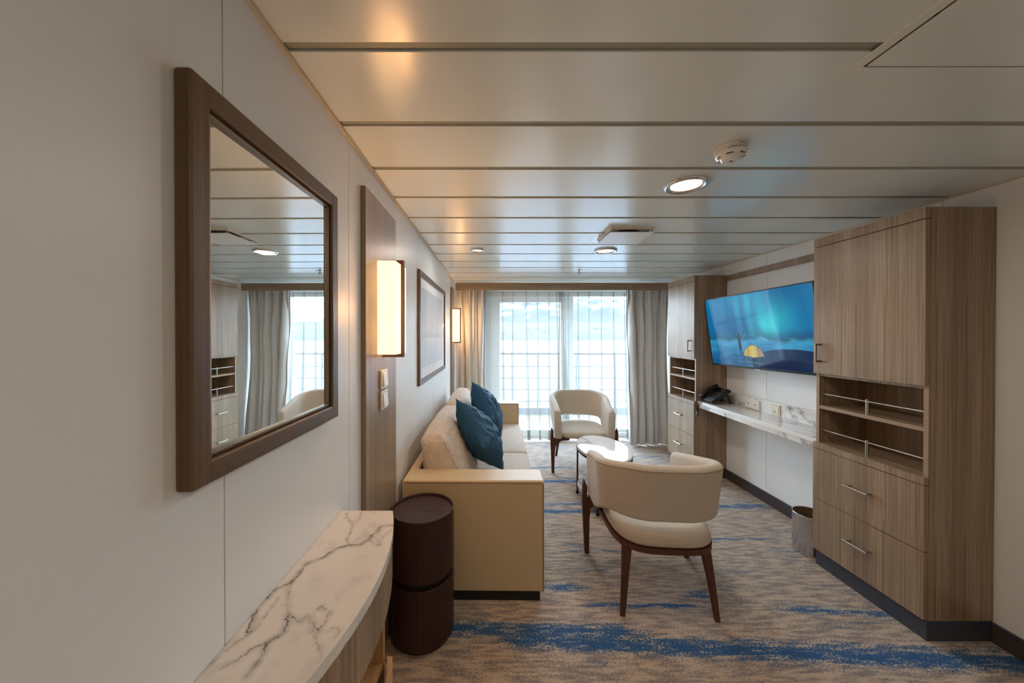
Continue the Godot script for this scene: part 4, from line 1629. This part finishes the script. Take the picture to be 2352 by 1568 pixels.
func downlight(x: float, d: float, r: float, energy: float, label: String, tint := Color(1.0, 0.96, 0.91)) -> void:
	var c := P(x, HC, d)
	var o := thing("downlight", label, "ceiling light", c, "ceiling downlights")
	var g := Geo.new()
	g.lathe([[Vector2(r * .985, -0.0002), Vector2(r, -0.004), Vector2(r * .97, -0.011), Vector2(r * .90, -0.014), Vector2(r * .82, -0.012), Vector2(r * .78, -0.006)]], c, 48)
	part("chrome_ring", g, M.chrome, o)
	g = Geo.new()
	g.lathe([[Vector2(r * .80, -0.0075), Vector2(r * .69, -0.0045)]], c, 48)
	part("inner_ring", g, M.white, o)
	g = Geo.new()
	g.lathe([[Vector2(r * .70, -0.0050), Vector2(0, -0.0062)]], c, 48)
	part("lamp_glass", g, M.lamp, o, "lit white disc")
	area(o, Vector3(0, -0.016, 0), r * 1.25, energy, tint)

func build_ceiling_things() -> void:
	downlight(0.885, 1.568, 0.092, 0.5, "large round lit ceiling downlight near the smoke detector")
	downlight(0.918, 2.79, 0.092, 0.5, "round lit ceiling downlight just behind the square air vent")
	downlight(-0.123, 2.765, 0.056, 0.25, "small lit ceiling downlight above the sofa")
	downlight(0.90, -0.30, 0.092, 0.56, "round lit ceiling downlight behind the viewpoint, over the middle of the room", Color(1.0, 0.89, 0.75))
	downlight(0.05, -0.75, 0.092, 0.28, "round lit ceiling downlight behind the viewpoint, along the left wall")
	# square air vent
	var o := thing("air_vent", "square white ceiling air vent plate standing off the ceiling", "vent", P(0.899, HC, 2.34))
	var x0 := 0.757
	var x1 := 1.041
	var d0 := 2.197
	var d1 := 2.487
	for e in [[x0, x0 + .02, d0, d1], [x1 - .02, x1, d0, d1], [x0 + .02, x1 - .02, d0, d0 + .02], [x0 + .02, x1 - .02, d1 - .02, d1]]:
		bx("frame_bar", M.white, o, e[0], e[1], HC - .008, HC - .0003, e[2], e[3], 0.0015)
	bx("plate", M.white, o, x0, x1, HC - .031, HC - .027, d0, d1, 0.0015)
	for x in [x0 + .012, x1 - .012]:
		for d in [d0 + .012, d1 - .012]:
			var pg := Geo.new()
			pg.tube([P(x, HC - .028, d), P(x, HC - .007, d)], 0.004, 8)
			part("stand_off", pg, M.steel, o)
	var dg := Geo.new()
	dg.lathe([[Vector2(0.09, -0.022), Vector2(0.10, -0.001)], [Vector2(0, -0.022), Vector2(0.09, -0.022)]], P(0.899, HC, 2.34), 32)
	part("damper_disc", dg, M.kick, o)
	# sprinkler
	o = thing("fire_sprinkler", "small chrome fire sprinkler hanging from the ceiling near the window", "sprinkler", P(0.922, HC, 3.65))
	var c := P(0.922, HC, 3.65)
	var g := Geo.new()
	g.lathe([[Vector2(0.036, -0.0005), Vector2(0.036, -0.004), Vector2(0.026, -0.009), Vector2(0.012, -0.011)]], c, 28)
	part("escutcheon", g, M.chrome, o)
	g = Geo.new()
	g.lathe([[Vector2(0.010, -0.010), Vector2(0.010, -0.022), Vector2(0.006, -0.026)], [Vector2(0.003, -0.026), Vector2(0.004, -0.034), Vector2(0.003, -0.042)]], c, 16)
	g.tube([c + Vector3(-0.009, -0.02, 0), c + Vector3(-0.011, -0.032, 0), c + Vector3(-0.003, -0.045, 0)], 0.002, 6)
	g.tube([c + Vector3(0.009, -0.02, 0), c + Vector3(0.011, -0.032, 0), c + Vector3(0.003, -0.045, 0)], 0.002, 6)
	part("nozzle", g, M.steel, o)
	g = Geo.new()
	g.lathe([[Vector2(0, -0.047), Vector2(0.012, -0.046), Vector2(0.012, -0.044)]], c, 16)
	part("deflector", g, M.chrome, o)
	# smoke detector
	c = P(0.878, HC, 1.262)
	o = thing("smoke_detector", "round white smoke detector on the ceiling in front of the large downlight", "smoke detector", c)
	g = Geo.new()
	g.lathe([[Vector2(0.0505, -0.0005), Vector2(0.0505, -0.014)], [Vector2(0.0495, -0.014), Vector2(0.0495, -0.016)], [Vector2(0.0505, -0.016), Vector2(0.0505, -0.024), Vector2(0.047, -0.031), Vector2(0.040, -0.036), Vector2(0.034, -0.0375)]], c, 48)
	part("base", g, M.white, o)
	g = Geo.new()
	g.lathe([[Vector2(0.034, -0.0375), Vector2(0.031, -0.046), Vector2(0.026, -0.0495), Vector2(0.0, -0.050)]], c, 40)
	part("sensor_dome", g, M.white, o)
	g = Geo.new()
	g.lathe([[Vector2(0.006, -0.0503), Vector2(0, -0.0507)]], c, 20)
	part("indicator", g, M.kick, o)
	for k in 6:
		var a := TAU * k / 6 + 0.35
		var sl := Geo.new()
		sl.box(Vector3(-0.010, -0.0022, -0.0015), Vector3(0.010, 0.0022, 0.0015), 0.0008)
		sl.moved(Transform3D(Basis(Vector3.UP, a) * Basis(Vector3.RIGHT, -0.75), c + Vector3(sin(a) * 0.0415, -0.0352, cos(a) * 0.0415)))
		part("vent_slot", sl, M.black, o)
	bx("locking_tab", M.white, o, 0.8255, 0.8275, HC - .022, HC - .0005, 1.266, 1.284, 0.0008)
	# small print round the base, two rows of characters
	var pr := Geo.new()
	var rr := RandomNumberGenerator.new()
	rr.seed = 5
	for k in 22:
		if k in [2, 11, 15]:
			continue
		var a := -0.75 + 0.055 * k
		var q := c + Vector3(sin(a) * 0.0507, -0.0195, cos(a) * 0.0507)
		var ch := Geo.new()
		ch.box(Vector3(-0.0009, -0.0014, 0), Vector3(0.0009, 0.0014, 0.0002))
		ch.moved(Transform3D(Basis(Vector3.UP, a), q))
		var kk := pr.v.size()
		pr.v.append_array(ch.v); pr.n.append_array(ch.n); pr.uv.append_array(ch.uv)
		for i in ch.ix:
			pr.ix.append(i + kk)
	for row in 3:
		for k in 16:
			if rr.randf() < 0.2:
				continue
			var a := -0.10 + 0.05 * k
			var ch := Geo.new()
			ch.box(Vector3(-0.0008, -0.0006, 0), Vector3(0.0008, 0.0006, 0.0002))
			ch.moved(Transform3D(Basis(Vector3.UP, a), c + Vector3(sin(a) * 0.0507, -0.004 - row * .003, cos(a) * 0.0507)))
			var kk := pr.v.size()
			pr.v.append_array(ch.v); pr.n.append_array(ch.n); pr.uv.append_array(ch.uv)
			for i in ch.ix:
				pr.ix.append(i + kk)
	part("print", pr, M.blackmat, o)

# ------------------------------------------------------------------ small things
func build_small() -> void:
	# waste bin
	var c := P(2.068, 0, 2.215)
	var o := thing("waste_bin", "round brushed steel waste bin on the carpet beside the near cabinet", "bin", c)
	var g := Geo.new()
	g.lathe([[Vector2(0, 0.003), Vector2(0.090, 0.003)], [Vector2(0.090, 0), Vector2(0.0925, 0.004), Vector2(0.092, 0.010), Vector2(0.092, 0.246)]], c, 48)
	part("body", g, M.binsteel, o)
	g = Geo.new()
	g.lathe([[Vector2(0.092, 0.246), Vector2(0.0945, 0.250), Vector2(0.092, 0.254), Vector2(0.089, 0.251)]], c, 48)
	part("rim", g, M.chrome, o)
	g = Geo.new()
	g.lathe([[Vector2(0.0895, 0.251), Vector2(0.0895, 0.012)], [Vector2(0.0895, 0.012), Vector2(0, 0.012)]], c, 48)
	part("liner", g, mat(c8(150, 126, 96), 0.5, 0.6), o)
	# sockets on the backsplash
	var xs := XR - .032
	o = thing("power_socket", "cream double power socket on the marble backsplash", "socket", P(xs, 0.805, 2.97))
	bx("plate", M.plastic, o, xs - .012, xs - .0003, 0.765, 0.845, 2.89, 3.05, 0.003)
	for d in [2.93, 3.01]:
		var m := bx("socket_face", M.white, o, xs - .0145, xs - .0115, 0.783, 0.827, d - .024, d + .024, 0.002)
		var h := Geo.new()
		for q in [[-.009, .008, .006, .003], [.009, .008, .006, .003], [0.0, .001, .0025, .005], [0.0, -.009, .003, .005]]:
			h.box(P(xs - .0149, 0.805 + q[1] - q[3], d + q[0] - q[2]), P(xs - .0144, 0.805 + q[1] + q[3], d + q[0] + q[2]))
		part("pin_holes", h, M.black, m)
	var k := 0
	for d in [2.945, 3.02]:
		var lb := thing("voltage_label", "tiny dark-printed label above the double socket, right one" if k == 0 else "tiny dark-printed label above the double socket, left one", "label", P(xs, 0.856, d), "labels above the socket")
		bx("label_strip", M.white, lb, xs - .0008, xs - .0001, 0.850, 0.862, d - .016, d + .016)
		bx("printing", M.kick, lb, xs - .0011, xs - .0008, 0.852, 0.860, d - .013, d - .006)
		bx("printing", M.kick, lb, xs - .0011, xs - .0008, 0.854, 0.858, d - .002, d + .013)
		k += 1
	o = thing("usb_socket", "square cream charging socket on the marble backsplash, right of the double socket", "socket", P(xs, 0.81, 2.727))
	bx("plate", M.plastic, o, xs - .010, xs - .0003, 0.767, 0.853, 2.684, 2.770, 0.003)
	var fc := bx("socket_face", M.plastic, o, xs - .0145, xs - .0095, 0.780, 0.840, 2.694, 2.760, 0.002)
	for d in [2.717, 2.737]:
		bx("port", M.black, fc, xs - .0149, xs - .0144, 0.790, 0.796, d - .005, d + .005)
	bx("marking", M.kick, fc, xs - .0149, xs - .0144, 0.803, 0.805, 2.712, 2.742)
	o = thing("phone_socket", "small cream wall socket on the marble backsplash behind the telephone", "socket", P(xs, 0.81, 3.315))
	bx("plate", M.plastic, o, xs - .012, xs - .0003, 0.770, 0.850, 3.285, 3.345, 0.003)
	# remote control
	o = thing("remote_control", "black remote control lying at the near end of the marble counter", "remote control", P(2.09, 0.7612, 2.135))
	bx("body", M.black, o, 2.04, 2.20, 0.7614, 0.779, 2.112, 2.155, 0.005)
	for i in 6:
		for j in 3:
			bx("button", M.kick, o, 2.055 + i * .018, 2.064 + i * .018, 0.779, 0.7802, 2.119 + j * .012, 2.126 + j * .012)
	telephone()

func telephone() -> void:
	# local frame: x along the slope towards the wall, y out of the face, z towards the camera; front edge at the counter front
	var at := P(2.040, 0.7655, 3.235)
	var o := thing("telephone", "black desk telephone with corded handset on the marble counter", "telephone", at)
	var tilt := Basis(Vector3.BACK, deg_to_rad(33.0))
	var T := Transform3D(tilt, Vector3(0, 0.004, 0))
	var add := func(called: String, a: Vector3, b: Vector3, r: float, m: Material, parent: Node3D) -> Node3D:
		var g := Geo.new()
		g.box(a, b, r)
		g.moved(T)
		return lpart(called, g.mesh(), m, parent)
	var body: Node3D = add.call("body", Vector3(0, 0, -0.095), Vector3(0.205, 0.030, 0.085), 0.008, M.black, o)
	# sloping front lip
	add.call("palm_rest", Vector3(0.004, 0.0295, -0.030), Vector3(0.050, 0.0325, 0.080), 0.002, M.kick, o)
	add.call("display", Vector3(0.150, 0.0295, -0.005), Vector3(0.190, 0.0325, 0.070), 0.002, mat(c8(52, 52, 44), 0.15), o)
	add.call("key_panel", Vector3(0.056, 0.0295, -0.022), Vector3(0.142, 0.0312, 0.078), 0.001, M.blackmat, o)
	for i in 4:
		for j in 3:
			add.call("key", Vector3(0.064 + i * .020, 0.031, -0.014 + j * .020), Vector3(0.071 + i * .020, 0.0335, -0.004 + j * .020), 0.001, M.steel, o)
	add.call("side_key_strip", Vector3(0.060, 0.031, 0.048), Vector3(0.138, 0.0325, 0.074), 0.001, M.kick, o)
	add.call("indicator", Vector3(0.194, 0.0298, 0.0), Vector3(0.200, 0.0325, 0.022), 0.001, M.white, o)
	# handset on the far side
	var h := Geo.new()
	var path := []
	var rad := []
	for i in 15:
		var t := i / 14.0
		path.append(Vector3(lerpf(-0.004, 0.196, t), 0.050 + 0.016 * sin(PI * t), -0.063))
		rad.append(0.0235 - 0.006 * sin(PI * t) - (0.008 if i == 0 or i == 14 else 0.0))
	h.tube(path, rad, 14)
	h.moved(T)
	lpart("handset", h.mesh(), M.black, o)
	for x in [0.018, 0.172]:
		var e := Geo.new()
		e.lathe([[Vector2(0.024, -0.022), Vector2(0.026, 0.0)], [Vector2(0.0, -0.022), Vector2(0.024, -0.022)]], Vector3(x, 0.050, -0.063), 18)
		e.moved(T)
		lpart("ear_piece", e.mesh(), M.black, o)
	# stand legs
	for z in [-0.07, 0.055]:
		var s := Geo.new()
		s.tube([Vector3(0.145, 0.096, z), Vector3(0.175, 0.003, z)], 0.009, 8)
		lpart("stand_leg", s.mesh(), M.black, o)
	# coiled cord hanging over the counter edge
	var cp := []
	for i in 26:
		var t := i / 25.0
		var a := PI * t
		var x := -0.048 - 0.010 * sin(a)
		var y := 0.008 - 0.142 * pow(sin(a), 0.5)
		cp.append(Vector3(x if t > 0.02 and t < 0.98 else -0.010, y if t > 0.02 and t < 0.98 else 0.014, -0.090 + 0.030 * t))
	var cg := Geo.new()
	var coil := []
	for i in 420:
		var f := i / 419.0 * 25.0
		var k := mini(24, int(f))
		var p: Vector3 = cp[k].lerp(cp[k + 1], f - k)
		var b := i * 0.95
		coil.append(p + Vector3(cos(b) * 0.0065, 0, sin(b) * 0.0065))
	cg.tube(coil, 0.0024, 5)
	lpart("coiled_cord", cg.mesh(), M.black, o)
